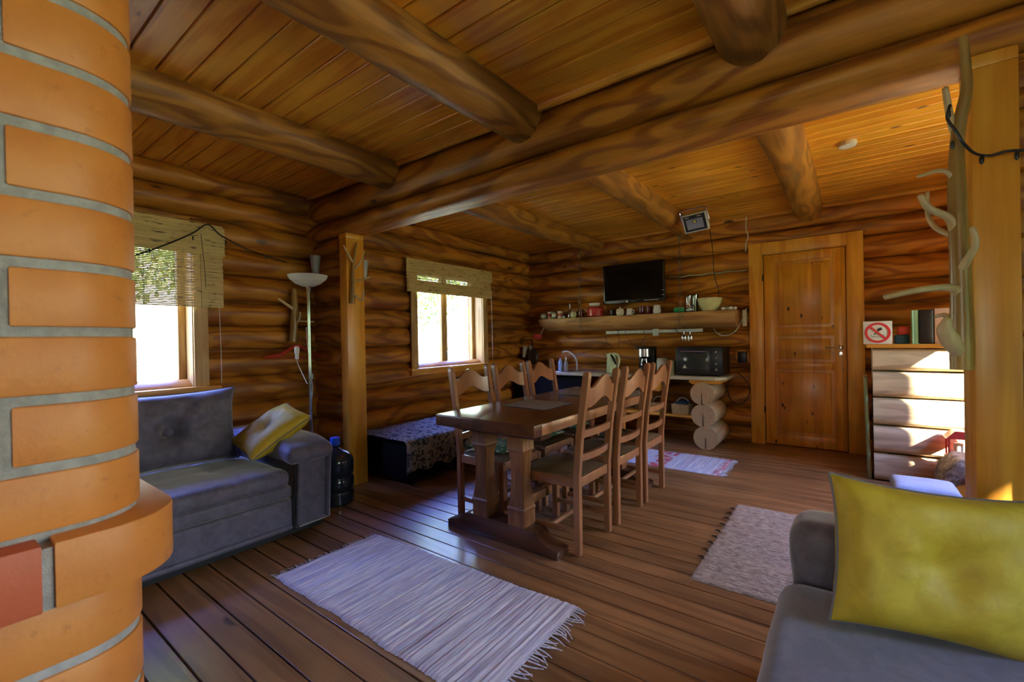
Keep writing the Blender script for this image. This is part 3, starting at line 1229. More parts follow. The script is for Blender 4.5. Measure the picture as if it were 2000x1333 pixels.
# ---------------------------------------------------------------- dining table
def dining_table():
    x0, x1, y0, y1, zt = -2.14, -1.37, 2.0, 3.86, .776
    t = thing('dining_table', 'long dark oak trestle table with six chairs around it', 'table', (-1.755, 2.93, 0))
    bm = B()
    box(bm, x0, x1, y0, y1, zt - .072, zt, .006, 3)
    O('tabletop', bm, ['table'], t)
    bm = B()
    box(bm, x0 + .004, x1 + .0015, y0 + .08, y1 - .08, zt - .068, zt - .006, .002)
    O('sunlit_edge', bm, 'chair', t)  # lighter strip paints the sunlight along the right table edge
    for yc in (2.19, 3.62):
        # S-curved foot
        half = .43
        pr = [(-half, 0), (half, 0), (half, .045), (half - .03, .055), (half - .07, .062), (half - .12, .085), (half - .155, .118), (half - .20, .128),
              (-half + .20, .128), (-half + .155, .118), (-half + .12, .085), (-half + .07, .062), (-half + .03, .055), (-half, .045)]
        bm = B()
        prism(bm, [(-1.745 + a, b) for a, b in pr], 1, yc - .062, yc + .062, bev=.004)
        f = O('trestle_foot', bm, 'table_dark', t, smooth=30)
        bm = B()
        box(bm, -1.745 - .33, -1.745 + .33, yc - .055, yc + .055, zt - .115, zt - .072, .004)
        O('trestle_head', bm, 'table_dark', t)
        for s in (-1, 1):
            xc = -1.745 + s * .143
            bm = B()
            # octagonal pillar: square ends with moulded rings
            def ring(z, hw, ch):
                p = [(hw, -hw + ch), (hw, hw - ch), (hw - ch, hw), (-hw + ch, hw), (-hw, hw - ch), (-hw, -hw + ch), (-hw + ch, -hw), (hw - ch, -hw)]
                return [bm.verts.new((xc + a, yc + b, z)) for a, b in p]
            prof = [(.128, .061, .003), (.215, .060, .003), (.222, .064, .003), (.232, .064, .003), (.240, .059, .003), (.262, .057, .005), (.30, .052, .007), (.35, .048, .008), (.43, .046, .008), (.52, .048, .008),
                    (.555, .052, .006), (.575, .056, .003), (.583, .062, .003), (.592, .059, .003), (.663, .060, .003)]
            rs = [ring(*q) for q in prof]
            for i in range(len(rs) - 1):
                for j in range(8):
                    bm.faces.new((rs[i][j], rs[i][(j + 1) % 8], rs[i + 1][(j + 1) % 8], rs[i + 1][j]))
            bm.faces.new(rs[0])
            bm.faces.new(rs[-1])
            O('trestle_pillar', bm, 'table_edge', t, smooth=25)
    bm = B()
    box(bm, -1.79, -1.70, 2.255, 3.555, .145, .205, .005)
    O('stretcher', bm, 'table_edge', t)
dining_table()
def placemat(y0, y1, label, seed):
    bm = B()
    x0, x1 = -1.98, -1.60
    n, m_ = 30, 24
    vs = [[None] * (m_ + 1) for _ in range(n + 1)]
    rnd = random.Random(seed)
    for i in range(n + 1):
        for j in range(m_ + 1):
            u, v = i / n, j / m_
            x, y = x0 + (x1 - x0) * u, y0 + (y1 - y0) * v
            if j in (0, m_):
                y += rnd.uniform(-.006, .006)
            if i in (0, n):
                x += rnd.uniform(-.007, .007)
            z = .7785 + .004 * abs(math.sin(v * 40)) * .3 + .0015 * rnd.random() + .004 * max(0, mnoise.noise(Vector((x * 9, y * 9, seed))))
            vs[i][j] = bm.verts.new((x, y, z))
    for i in range(n):
        for j in range(m_):
            bm.faces.new((vs[i][j], vs[i + 1][j], vs[i + 1][j + 1], vs[i][j + 1]))
    r = bmesh.ops.solidify(bm, geom=list(bm.faces), thickness=.0015)
    o = O('placemat', bm, 'matcloth', loc=((x0 + x1) / 2, (y0 + y1) / 2, .777), smooth=60)
    tag(o, label, 'placemat')
M['matcloth'] = ragrug('ribbed table cloth', (.60, .58, .52), ((.42, .42, .40), (.52, .50, .44)), 1, 90.)
placemat(2.48, 2.84, 'pale ribbed placemat on the near half of the dining table', 1)
placemat(3.24, 3.56, 'pale ribbed placemat on the far half of the table, behind a chair back', 2)

# ---------------------------------------------------------------- dining chairs
def dining_chair():
    """built at the origin: faces -x, back posts at x=0"""
    t = thing('dining_chair', '', 'chair', local=True)
    W = .195
    rake = lambda z: .0 if z < .46 else (z - .46) / .6 * .075
    xb = lambda z: rake(z)
    for s in (-1, 1):
        bm = B()
        prof = [(0, -.002), (.46, 0), (.70, .022), (1.02, .072), (1.045, .075), (1.06, .078)]
        prev = None
        for k, (z, dx) in enumerate(prof):
            hw, hd = (.020, .019)
            if k == len(prof) - 1:
                hw, hd = .012, .010
            q = [bm.verts.new((dx + a * hd, s * W + b * hw, z)) for a, b in ((-1, -1), (1, -1), (1, 1), (-1, 1))]
            if prev:
                for j in range(4):
                    bm.faces.new((prev[j], prev[(j + 1) % 4], q[(j + 1) % 4], q[j]))
            else:
                bm.faces.new(q)
            prev = q
        bm.faces.new(prev)
        bmesh.ops.bevel(bm, geom=list(bm.edges), offset=.003, segments=2, affect='EDGES')
        O('back_post', bm, 'chair', t, smooth=35)
        bm = B()
        box(bm, -.415, -.375, s * (W + .005) - .02, s * (W + .005) + .02, 0, .43, .004)
        O('leg', bm, 'chair', t)
        bm = B()
        box(bm, -.378, -.01, s * (W + .002) - .010, s * (W + .002) + .010, .385, .442, .003)
        O('side_rail', bm, 'chair', t)
        bm = B()
        box(bm, -.378, -.01, s * W - .010, s * W + .010, .115, .145, .003)
        O('side_stretcher', bm, 'chair', t)
    bm = B()
    box(bm, -.41, -.388, -W - .0, W + .0, .385, .442, .003)
    O('front_rail', bm, 'chair', t)
    bm = B()
    box(bm, -.012, .010, -W, W, .385, .442, .003)
    O('rear_rail', bm, 'chair', t)
    bm = B()
    box(bm, -.20, -.178, -W, W, .12, .145, .003)
    O('cross_stretcher', bm, 'chair', t)
    # bowed slats and shaped crest
    def slat(name, top, bot, thick=.018, bow=.022):
        bm = B()
        n = 24
        cols = []
        for i in range(n + 1):
            u = -1 + 2 * i / n
            y = u * (W - .015)
            b = bow * (1 - u * u)
            zt, zb = top(u), bot(u)
            c = []
            for z in (zb, zt):
                x = .0 + (z - .46) / .6 * .075 + b - .004
                c.append((x, y, z))
            cols.append([bm.verts.new((c[0][0] - thick / 2, y, c[0][2])), bm.verts.new((c[1][0] - thick / 2, y, c[1][2])),
                         bm.verts.new((c[1][0] + thick / 2, y, c[1][2])), bm.verts.new((c[0][0] + thick / 2, y, c[0][2]))])
        for i in range(n):
            for j in range(4):
                bm.faces.new((cols[i][j], cols[i][(j + 1) % 4], cols[i + 1][(j + 1) % 4], cols[i + 1][j]))
        bm.faces.new(cols[0])
        bm.faces.new(cols[-1])
        O(name, bm, 'chair', t, smooth=35)
    def bell(u, w):
        return .5 + .5 * math.cos(PI * min(1, abs(u) / w))
    slat('crest_rail', lambda u: .952 + .018 * abs(u) ** 3 + .080 * bell(u, .80) ** .75, lambda u: .850 + .052 * bell(u, .85))
    slat('back_slat', lambda u: .718 + .004 * (1 - u * u), lambda u: .675 + .004 * (1 - u * u))
    slat('back_slat', lambda u: .580, lambda u: .538)
    # rush seat: four woven triangles that meet in the middle
    bm = B()
    n = 24
    G = [[None] * (n + 1) for _ in range(n + 1)]
    for i in range(n + 1):
        for j in range(n + 1):
            u, v = -1 + 2 * i / n, -1 + 2 * j / n
            x, y = -.200 + u * .205, v * (W - .02 + .02 * (1 - u) / 2)
            d = abs(abs(u) - abs(v))
            r_ = max(abs(u), abs(v))
            z = .452 + .016 * (1 - r_ ** 5) - .007 * math.exp(-(d / .09) ** 2) * (1 if r_ > .08 else 0) - .006 * (1 - r_)
            if r_ > .95:
                z -= .012
            G[i][j] = bm.verts.new((x, y, z))
    for i in range(n):
        for j in range(n):
            bm.faces.new((G[i][j], G[i + 1][j], G[i + 1][j + 1], G[i][j + 1]))
    bmesh.ops.solidify(bm, geom=list(bm.faces), thickness=.02)
    bmesh.ops.translate(bm, verts=bm.verts, vec=(.2, 0, 0))
    o = O('seat', bm, 'rush', t, smooth=50)
    o.location = (-.2, 0, 0)
    return t
chair0 = dining_chair()
chairs = [(-1.25, 2.455, 0, 'oak ladder-back chair on the right side of the table, nearest the camera'),
          (-1.245, 2.985, 0, 'middle of the three oak chairs on the right side of the table'),
          (-1.24, 3.475, 0, 'oak chair on the right side of the table, farthest from the camera'),
          (-2.215, 2.50, PI, 'oak ladder-back chair on the window side of the table, nearest the left post'),
          (-2.225, 3.0, PI, 'middle of the three oak chairs on the window side of the table'),
          (-2.235, 3.50, PI, 'oak chair on the window side of the table, nearest the kitchen counter')]
for i, (x, y, rz, lab) in enumerate(chairs):
    if i == 0:
        c = chair0
    else:
        c = chair0.copy()
        COL.objects.link(c)
        for ch in chair0.children:
            d = ch.copy()
            COL.objects.link(d)
            d.parent = c
    c.location = (x, y, 0)
    c.rotation_euler = (0, 0, rz + random.uniform(-.02, .02))
    c['label'] = lab
    c['group'] = 'dining chairs around the trestle table'
for i, (y, lab) in enumerate(((2.50, 'leaf print seat pad on the window-side chair nearest the left post'),
                              (3.0, 'leaf print seat pad on the middle window-side chair'),
                              (3.50, 'leaf print seat pad on the window-side chair by the counter'))):
    bm = B()
    pillow(bm, .36, .34, .034, TRS((-2.03, y, .489)), 16, .03, 0, i, .003)
    o = O('seat_pad', bm, 'leaf_cloth', loc=(-2.03, y, .48), smooth=80)
    tag(o, lab, 'seat pad', 'leaf print pads on the window-side chairs')

# ---------------------------------------------------------------- rugs
def rug(name, x0, x1, y0, y1, mat, label, nx, ny, rib, skew=0., fringe=None, wav=.012, seed=1, rib_axis=0, thick=.010, loc=None):
    t = thing(name, label, 'rug', ((x0 + x1) / 2, (y0 + y1) / 2, 0))
    bm = B()
    G = []
    rnd = random.Random(seed)
    hr = [rnd.random() for _ in range((nx if rib_axis == 0 else ny) + 1)]
    eo = [[rnd.uniform(-1, 1) for _ in range((nx if rib_axis == 0 else ny) + 1)] for _ in range(2)]
    def P(i, j):
        u, v = i / nx, j / ny
        x = x0 + (x1 - x0) * u
        y = y0 + (y1 - y0) * v
        k = i if rib_axis == 0 else j
        e = 0
        if rib_axis == 0:
            w = wav * mnoise.noise(Vector((x * 5, seed, v * .8))) + .004 * (eo[0][k] * (1 - v) + eo[1][k] * v)
            y += w + skew * u * v
        else:
            w = wav * mnoise.noise(Vector((seed, y * 5, u * .8))) + .004 * (eo[0][k] * (1 - u) + eo[1][k] * u)
            x += w
        z = thick * (.45 + .75 * hr[k]) + .004 * mnoise.noise(Vector((x * 40, y * 12, seed))) + .005 * max(0, mnoise.noise(Vector((x * 4, y * 4, seed + 4))))
        if min(u, 1 - u, v, 1 - v) < 1e-6:
            z = .002
        return x, y, max(z, .002)
    for i in range(nx + 1):
        G.append([bm.verts.new(P(i, j)) for j in range(ny + 1)])
    for i in range(nx):
        for j in range(ny):
            bm.faces.new((G[i][j], G[i + 1][j], G[i + 1][j + 1], G[i][j + 1]))
    pts = {(i, j): G[i][j].co.copy() for i in (0, nx) for j in range(ny + 1)}
    lft = [G[i][0].co.copy() for i in range(nx + 1)]
    O('rug_weave', bm, mat, t, smooth=180)
    if fringe:
        for end, i, sg in (('l', 0, -1), ('r', nx, 1)):
            if end not in fringe:
                continue
            bm = B()
            m_ = int(abs(y1 - y0) / .016)
            for q in range(m_):
                v = (q + .5) / m_
                p = pts[(i, int(v * ny))]
                ln = fringe[end] * rnd.uniform(.6, 1.25)
                a = rnd.uniform(-.7, .7)
                mid = Vector((p.x + sg * ln * .5, p.y + math.sin(a) * ln * .3, .006))
                tip = Vector((p.x + sg * ln * math.cos(a * .5), p.y + math.sin(a) * ln * .9, .0035))
                tube(bm, [(p.x - sg * .006, p.y, .005), mid, tip], [.0035, .003, .0018], 5, 2)
            o = O('rug_fringe', bm, mat, t, smooth=60)
            o['kind'] = 'stuff'
    return t
rug('rag_rug', -2.46, -1.01, 1.12, 1.765, 'rag', 'white rag rug on the floor in the foreground, fringed at both ends', 260, 44, 1, .05,
    {'l': .035, 'r': .07}, .014, 3)
t = rug('sisal_rug', -.665, .06, 2.36, 3.60, 'sisal', 'beige woven runner lying between the dining chairs and the right sofa', 50, 150, 1, 0, None, .006, 5, 1, .009)
rnd = random.Random(4)
for q in range(9):
    y = 2.62 + q * .105 + rnd.uniform(-.02, .02)
    bm = B()
    tube(bm, [(-.655, y, .006), (-.675, y + .008, .012), (-.69, y + .02, .006), (-.668, y + .03, .005)], .0035, 5, 3)
    O('edge_loop', bm, 'cable', t)
rug('rag_rug', -2.15, -.93, 4.24, 4.86, 'redrag', 'white rag rug with red motif in front of the kitchen counter', 150, 36, 1, 0,
    {'r': .05}, .012, 8)

# ---------------------------------------------------------------- more materials
M['mossmug'] = plain('moss glaze', (.16, .17, .09), .35)
M['palegreen'] = plain('pale green glaze', (.45, .52, .30), .3)
M['smokeglass'] = plain('smoky glass', (.03, .03, .03), .15)
M['greencloth'] = plain('bright green cloth', (.02, .32, .12), .8)
M['greenglass'] = glass('greenish drinking glass', (.55, .70, .45), .2)
M['clearish'] = M['clear']
M['bowlglaze'] = plain('cream green glaze', (.66, .64, .32), .3)
M['palemetal'] = plain('pale painted metal', (.42, .50, .46), .4)
M['paleprint'] = plain('pale print', (.55, .55, .52), .6)
M['ovenglass'] = plain('oven glass', (.035, .04, .035), .1)
M['darkpanel'] = plain('dark panel', (.02, .02, .02), .25)
M['shelfwood'] = wood('split log shelf wood', (.46, .25, .09), (.28, .13, .04), 0, .5, 4., .8, weather=.35, bump=.2)
M['chainm'] = plain('aged chain', (.16, .13, .09), .5, .6)
M['palehandle'] = plain('pale blue white binding', (.45, .58, .70), .6)
M['greypaint'] = plain('light grey paint', (.55, .56, .58), .4)
M['rope'] = plain('pale rope', (.42, .36, .25), .9, var=.3, vs=80)
M['panblack'] = plain('dark pan enamel', (.035, .018, .012), .4)
M['towel'] = plain('pale towel', (.40, .38, .33), .9)
M['reflector'] = plain('reflector', (.28, .31, .50), .3, .2)
M['ledchip'] = plain('yellow led chip', (.75, .70, .15), .5)
M['pier_x'] = wood('grey weathered pier log', (.62, .48, .31), (.40, .30, .19), 0, .55, 5., .5, weather=.3, bump=.2)
M['paleolive'] = plain('pale olive paint', (.26, .33, .17), .5)
M['signwhite'] = plain('sign white', (.70, .66, .62), .5, var=.02)
M['signred'] = plain('sign red', (.62, .02, .03), .5, var=.02)
M['tin_reflection'] = plain('painted green reflection', (.35, .60, .38), .3, .3)
M['black_cloth'] = plain('black fabric', (.010, .009, .009), .9)
M['black_cloth'].node_tree.nodes['Principled BSDF'].inputs['Specular IOR Level'].default_value = .08
M['frost'] = plain('frosted glass', (.55, .60, .62), .3, Transmission_Weight=.3)
M['jugdark'] = plain('smoky bottle plastic', (.012, .020, .032), .12, var=.02)
M['tealcloth'] = plain('dark teal cloth', (.02, .06, .09), .9)
# ---------------------------------------------------------------- blinds
def blind(name_label, y0, y1, z0, z1, zval, x, roll=False, cords=(), seed=1, pitch=.0125, hh=.0107):
    t = thing('bamboo_blind', name_label, 'blind', (x, (y0 + y1) / 2, z0))
    rnd = random.Random(seed)
    def slats(bm, xx, ya, yb, za, zb, pitch, h, th=.0016):
        z = za
        while z < zb - h:
            w = rnd.uniform(-.0009, .0009)
            a, b = ya + rnd.uniform(-.003, .003), yb + rnd.uniform(-.003, .003)
            dz = rnd.uniform(-.001, .001)
            vs = box(bm, xx - th / 2 + w, xx + th / 2 + w, a, b, z, z + h)
            for v in vs:
                v.co.z += dz * (1 if v.co.y > (a + b) / 2 else -1)
            z += pitch
    bm = B()
    slats(bm, x, y0, y1, z0, z1, pitch, hh)
    O('slat_curtain', bm, 'bamboo', t, smooth=0)
    bm = B()
    slats(bm, x + .014, y0 - .01, y1 + .012, zval, z1 + .004, .0115, .0088, .002)
    slats(bm, x + .007, y0 - .01, y1 + .012, zval - .0055, z1 - .002, .0115, .0088, .002)
    O('valance', bm, 'bamboo', t, smooth=0)
    bm = B()
    box(bm, x - .02, x + .012, y0, y1, z1 - .012, z1 + .012, .002)
    O('head_rail', bm, 'bamboo', t)
    if roll:
        bm = B()
        for i in range(4):
            xx = x + .006 + i * .006
            slats(bm, xx, y0 + .004 * i, y1 - .004 * i, z0 - .028 + i * .006, z0 + .115 - i * .004, .0094, .0084, .002)
        O('folded_hem', bm, 'bamboo', t, smooth=0)
    for yc in cords:
        bm = B()
        tube(bm, [(x + .003, yc, z0), (x + .003, yc, z1)], .0011, 5, 1)
        O('cord', bm, 'sofa_seam', t)
    return t
t = blind('bamboo roller blind over the front room window beside the brick stove', -.15, 1.452, 1.545, 2.175, 1.955, -3.955, cords=[.08, .37, .66, .95, 1.13, 1.30], seed=2)
bm = B()
tube(bm, [(-3.935, 1.30, 2.10), (-3.935, 1.31, 1.98), (-3.945, 1.325, 1.80), (-3.95, 1.33, 1.70)], .002, 5, 3)
O('pull_cord', bm, 'cable', t)
bm = B()
tube(bm, [(-3.95, 1.42, 1.56), (-3.95, 1.425, 1.2), (-3.95, 1.425, .95)], .0022, 5, 1)
O('pull_cord', bm, 'white', t)
t = blind('bamboo blind half drawn over the kitchen window beside the table', 3.30, 4.785, 1.845, 2.185, 2.05, -3.955, True, [3.45, 3.85, 4.25, 4.65], 5, .0120, .0106)
bm = B()
tube(bm, [(-3.93, 4.76, 1.86), (-3.93, 4.765, 1.4), (-3.93, 4.765, .98)], .0028, 5, 1)
O('pull_cord', bm, 'white', t)

# ---------------------------------------------------------------- branch racks
def rack(label, trunk, tr, branches, mat='driftwood', n=12):
    t = thing('branch_coat_rack', label, 'coat rack', trunk[0])
    bm = B()
    tube(bm, trunk, tr, n, 5, wob=.14, round_end=False)
    O('branch_stem', bm, 'stem', t, smooth=60)
    for pts, r in branches:
        bm = B()
        tube(bm, pts, r, 9, 5, wob=.10, round_end=True)
        O('branch_hook', bm, mat, t, smooth=60)
    return t
rack('tall peeled-branch coat rack with antler-like hooks beside the right post',
     [(0.316, 2.170, 1.116), (0.316, 2.170, 1.333), (0.312, 2.170, 1.599), (0.309, 2.170, 1.813), (0.314, 2.160, 1.940), (0.332, 2.140, 2.066), (0.329, 2.130, 2.157), (0.322, 2.120, 2.238)],
     [.031, .030, .027, .023, .020, .016, .013, .011],
     [([(0.306, 2.170, 1.774), (0.269, 2.140, 1.808), (0.201, 2.080, 1.786)], [.009, .0075, .006]),
      ([(0.307, 2.170, 1.591), (0.284, 2.150, 1.644), (0.233, 2.120, 1.678), (0.208, 2.100, 1.724)], [.018, .013, .012, .010]),
      ([(0.302, 2.190, 1.583), (0.263, 2.240, 1.629), (0.246, 2.280, 1.688), (0.249, 2.300, 1.778)], [.011, .009, .007, .006]),
      ([(0.311, 2.160, 1.456), (0.331, 2.130, 1.499), (0.343, 2.110, 1.541), (0.334, 2.100, 1.591)], [.015, .012, .010, .009]),
      ([(0.309, 2.170, 1.360), (0.293, 2.140, 1.398), (0.204, 2.060, 1.394), (0.105, 2.020, 1.372)], [.019, .013, .011, .010]),
      ([(0.302, 2.180, 1.289), (0.283, 2.240, 1.308), (0.264, 2.280, 1.305)], [.012, .009, .008]),
      ([(0.306, 2.160, 1.173), (0.283, 2.120, 1.213), (0.266, 2.100, 1.254), (0.272, 2.090, 1.293)], [.020, .026, .022, .010]),
      ([(0.310, 2.170, 1.927), (0.292, 2.150, 1.996), (0.279, 2.130, 2.086)], [.014, .011, .009])])
rack('small branch rack with twig hooks high on the left pine post',
     [(-3.435, 2.262, 1.590), (-3.430, 2.268, 1.804), (-3.425, 2.279, 1.952), (-3.415, 2.306, 2.124)], [.020, .016, .013, .009],
     [([(-3.430, 2.277, 1.943), (-3.410, 2.211, 2.011), (-3.390, 2.160, 2.071)], [.010, .008, .006]),
      ([(-3.430, 2.286, 1.895), (-3.380, 2.314, 1.951), (-3.350, 2.337, 2.048)], [.010, .008, .006]),
      ([(-3.430, 2.268, 1.791), (-3.370, 2.314, 1.794), (-3.320, 2.368, 1.821)], [.008, .006, .005]),
      ([(-3.430, 2.261, 1.683), (-3.380, 2.317, 1.621), (-3.350, 2.319, 1.699)], [.010, .009, .006])], n=9)
rack('branch rack on the log wall behind the floor lamp, a red hanger on it',
     [(-3.960, 2.001, 1.267), (-3.960, 2.021, 1.556), (-3.960, 2.020, 1.740)], [.036, .030, .022],
     [([(-3.960, 2.016, 1.556), (-3.900, 1.911, 1.601), (-3.860, 1.831, 1.634)], [.014, .011, .009]),
      ([(-3.960, 2.023, 1.418), (-3.900, 2.035, 1.476), (-3.880, 2.030, 1.529)], [.012, .010, .008]),
      ([(-3.960, 2.023, 1.450), (-3.880, 2.075, 1.448), (-3.830, 2.129, 1.443)], [.009, .007, .006])], n=9)
t = thing('coat_hanger', 'red wooden coat hanger hanging from the branch rack behind the lamp', 'hanger', (-3.900, 2.026, 1.266))
bm = B()
tube(bm, [(-3.900, 1.723, 1.134), (-3.900, 1.871, 1.162), (-3.900, 1.997, 1.230), (-3.900, 2.099, 1.191), (-3.900, 2.230, 1.125)], [.010, .014, .016, .014, .010], 8, 4)
tube(bm, [(-3.900, 1.727, 1.133), (-3.900, 2.230, 1.120)], .006, 6, 1)
O('hanger_bar', bm, 'red', t)
bm = B()
tube(bm, [(-3.900, 2.006, 1.230), (-3.900, 2.012, 1.284), (-3.900, 2.045, 1.316), (-3.900, 2.063, 1.283)], .0025, 5, 4)
O('hanger_hook', bm, 'darkmetal', t)

# ---------------------------------------------------------------- floor lamp
t = thing('floor_lamp', 'white bowl uplighter floor lamp on slim chrome poles behind the left sofa', 'lamp', (-3.46, 1.88, 0))
lx, ly = -3.46, 1.88
bm = B()
lathe(bm, [(.13, 0), (.13, .012), (.06, .022), (.015, .03)], (lx, ly, 0), 28)
O('lamp_base', bm, 'steel', t)
bm = B()
tube(bm, [(lx - .006, ly, .02), (lx - .006, ly, 1.60), (lx - .012, ly, 1.66), (lx - .028, ly, 1.71)], .0065, 8, 3)
tube(bm, [(lx + .008, ly + .004, .02), (lx + .008, ly + .004, 1.60), (lx + .014, ly + .004, 1.66), (lx + .030, ly, 1.71)], .0065, 8, 3)
O('pole', bm, 'chrome', t)
bm = B()
lathe(bm, [(.012, 1.705), (.05, 1.710), (.095, 1.730), (.130, 1.762), (.147, 1.795), (.151, 1.795), (.136, 1.765), (.10, 1.737), (.052, 1.718), (.0, 1.714)], (lx, ly, 0), 32, cap=False)
O('lamp_shade', bm, 'lamp_glass', t)
bm = B()
tube(bm, [(-3.466, 1.860, 0.926), (-3.520, 1.840, 1.029), (-3.535, 1.820, 1.100), (-3.540, 1.820, 1.166)], .003, 6, 4)
O('power_cord', bm, 'white', t)
bm = B()
lathe(bm, [(.008, -.05), (.014, -.045), (.014, -.01), (.019, 0), (.019, .045), (.010, .055)], (-3.540, 1.820, 1.174), 12)
O('socket_plug', bm, 'white', t)
bm = B()
tube(bm, [(-3.538, 1.900, 1.381), (-3.515, 1.900, 1.171), (-3.489, 1.900, 1.005), (-3.455, 1.900, 0.882), (-3.501, 1.900, 0.713)], .0025, 6, 4)
O('switch_cord', bm, 'white', t)
bm = B()
lathe(bm, [(.004, -.03), (.016, -.02), (.018, 0), (.016, .02), (.004, .03)], (-3.482, 1.900, 0.984), 12)
O('foot_switch', bm, 'bluecloth', t)

# ---------------------------------------------------------------- water bottle
t = thing('water_bottle', 'large smoky water bottle with a blue cap on the floor between sofa and post', 'bottle', (-3.20, 1.93, 0))
bm = B()
pr = [(.0, .004), (.115, .004), (.132, .02), (.134, .09), (.126, .10), (.126, .115), (.134, .125), (.134, .20), (.126, .21), (.126, .225), (.134, .235), (.134, .33), (.125, .365), (.095, .40), (.055, .42), (.032, .435), (.030, .475)]
lathe(bm, pr, (-3.20, 1.93, 0), 32)
O('bottle_body', bm, 'jugdark', t)
bm = B()
lathe(bm, [(.036, .455), (.038, .46), (.036, .51), (.028, .515)], (-3.20, 1.93, 0), 20)
O('bottle_cap', bm, 'blue', t)

# ---------------------------------------------------------------- wall lamps
for p, lab in (((-3.84, 2.16, 1.955), 'frosted glass wall lamp in the dark corner above the floor lamp'),
               ((-3.606, 2.500, 1.925), 'frosted glass wall lamp peeping out behind the left pine post')):
    t = thing('wall_lamp', lab, 'lamp', p, 'frosted wall lamps')
    bm = B()
    lathe(bm, [(.030, -.07), (.048, .085), (.045, .085), (.027, -.066)], p, 20)
    O('lamp_shade', bm, 'frost', t)
    bm = B()
    s = 1 if p[1] < 2.35 else -1
    tube(bm, [(p[0], p[1], p[2] - .07), (p[0], p[1], p[2] - .09), (p[0], p[1] + s * .04, p[2] - .10), (p[0], p[1] + s * .08, p[2] - .09)], .008, 8, 3)
    O('lamp_arm', bm, 'darkmetal', t)

# ---------------------------------------------------------------- string lights
def cable(name, label, cat, pts, r, mat='cable', bulbs=()):
    t = thing(name, label, cat, pts[0])
    bm = B()
    tube(bm, pts, r, 7, 5)
    O('cable', bm, mat, t)
    for b in bulbs:
        bm = B()
        lathe(bm, [(.003, 0), (.006, -.004), (.006, -.022), (.002, -.028)], b, 8)
        O('bulb', bm, 'darkmetal', t)
    return t
cable('string_lights', 'black string light cable draped across the front window blind', 'lights',
      [(-3.900, 0.829, 1.848), (-3.900, 0.906, 1.883), (-3.890, 0.995, 1.934), (-3.890, 1.115, 2.008), (-3.890, 1.237, 2.093), (-3.910, 1.339, 2.177), (-3.920, 1.432, 2.112), (-3.910, 1.606, 2.033), (-3.900, 1.802, 1.983), (-3.900, 1.931, 1.960)], .0055,
      bulbs=[(-3.880, 0.969, 1.932), (-3.880, 1.230, 2.063), (-3.900, 1.457, 2.073), (-3.880, 1.752, 1.990)])
cable('string_lights', 'black string light cable wound round the right branch rack and post', 'lights',
      [(0.289, 2.120, 2.020), (0.279, 2.100, 1.969), (0.299, 2.090, 1.914), (0.319, 2.100, 1.871), (0.352, 2.150, 1.848), (0.392, 2.190, 1.843), (0.431, 2.190, 1.847), (0.471, 2.200, 1.842), (0.506, 2.200, 1.826)], .0045,
      bulbs=[(0.365, 2.140, 1.833), (0.281, 2.090, 1.993), (0.289, 2.090, 1.888), (0.455, 2.190, 1.840)])

# ---------------------------------------------------------------- divan and quilt
t = thing('divan', 'dark low divan against the log wall behind the left post', 'divan', (-3.33, 3.4, 0))
bm = B()
box(bm, -3.68, -2.99, 2.47, 4.35, .05, .36, .015)
O('divan_base', bm, 'black_cloth', t)
bm = B()
for a in (-3.62, -3.10):
    for b in (2.55, 4.22):
        box(bm, a, a + .06, b, b + .06, 0, .05)
        O('leg', bm, 'black', t)
        bm = B()
bm.free()
def quilt():
    bm = B()
    xs, ys = 34, 60
    G = []
    ln_top, drop = .70, .26
    for i in range(ys + 1):
        y = 2.44 + (4.38 - 2.44) * i / ys
        row = []
        dr = .25 - .02 * math.sin(i * .7) + .035 * mnoise.noise(Vector((y * 3, 2, 1))) + (.03 if i < 4 else 0)
        for j in range(xs + 1):
            s_ = j / xs * (ln_top + dr)
            if s_ < ln_top - .03:
                x, z = -3.675 + s_, .408
            elif s_ < ln_top + .03:
                a = (s_ - ln_top + .03) / .06 * PI / 2
                x, z = -3.005 + .04 * math.sin(a), .368 + .04 * math.cos(a)
            else:
                x, z = -2.965, .368 - (s_ - ln_top - .03)
                x += .018 * math.sin(y * 22 + math.sin(y * 9)) * (s_ - ln_top) / dr
            z += .006 * mnoise.noise(Vector((x * 8, y * 8, 2.)))
            row.append(bm.verts.new((x, y, z)))
        G.append(row)
    for i in range(ys):
        for j in range(xs):
            bm.faces.new((G[i][j], G[i + 1][j], G[i + 1][j + 1], G[i][j + 1]))
    bmesh.ops.solidify(bm, geom=list(bm.faces), thickness=.012)
    o = O('quilt', bm, 'floral', loc=(-3.3, 3.4, .4), smooth=80)
    tag(o, 'navy floral quilt spread over the divan and hanging down its front', 'quilt')
quilt()

# ---------------------------------------------------------------- kitchen counter
CT = .79
t = thing('kitchen_counter', 'long cream worktop along the far wall carried by a stack of sawn logs', 'counter', (-2.5, 5.5, 0))
bm = B()
prism(bm, [(-3.99, 5.20), (-1.16, 5.20), (-1.06, 5.30), (-1.06, 5.79), (-3.99, 5.79)], 2, CT - .035, CT, bev=.003)
O('worktop', bm, 'counter', t)
bm = B()
box(bm, -2.75, -1.40, 5.26, 5.76, .315, .34, .003)
O('lower_shelf', bm, 'pine_x', t)
bm = B()
box(bm, -3.97, -2.76, 5.27, 5.30, .06, CT - .035, .002)
O('under_counter_dark', bm, 'black_cloth', t)  # black sheet standing in for the shade under the worktop
for xx in (-2.78, -2.30):
    bm = B()
    box(bm, xx, xx + .05, 5.28, 5.33, 0, CT - .035, .003)
    O('leg', bm, 'pine_z', t)
bm = B()
box(bm, -1.99, -1.80, 5.27, 5.60, .60, .72, .004)
O('drawer', bm, 'pine_x', t)
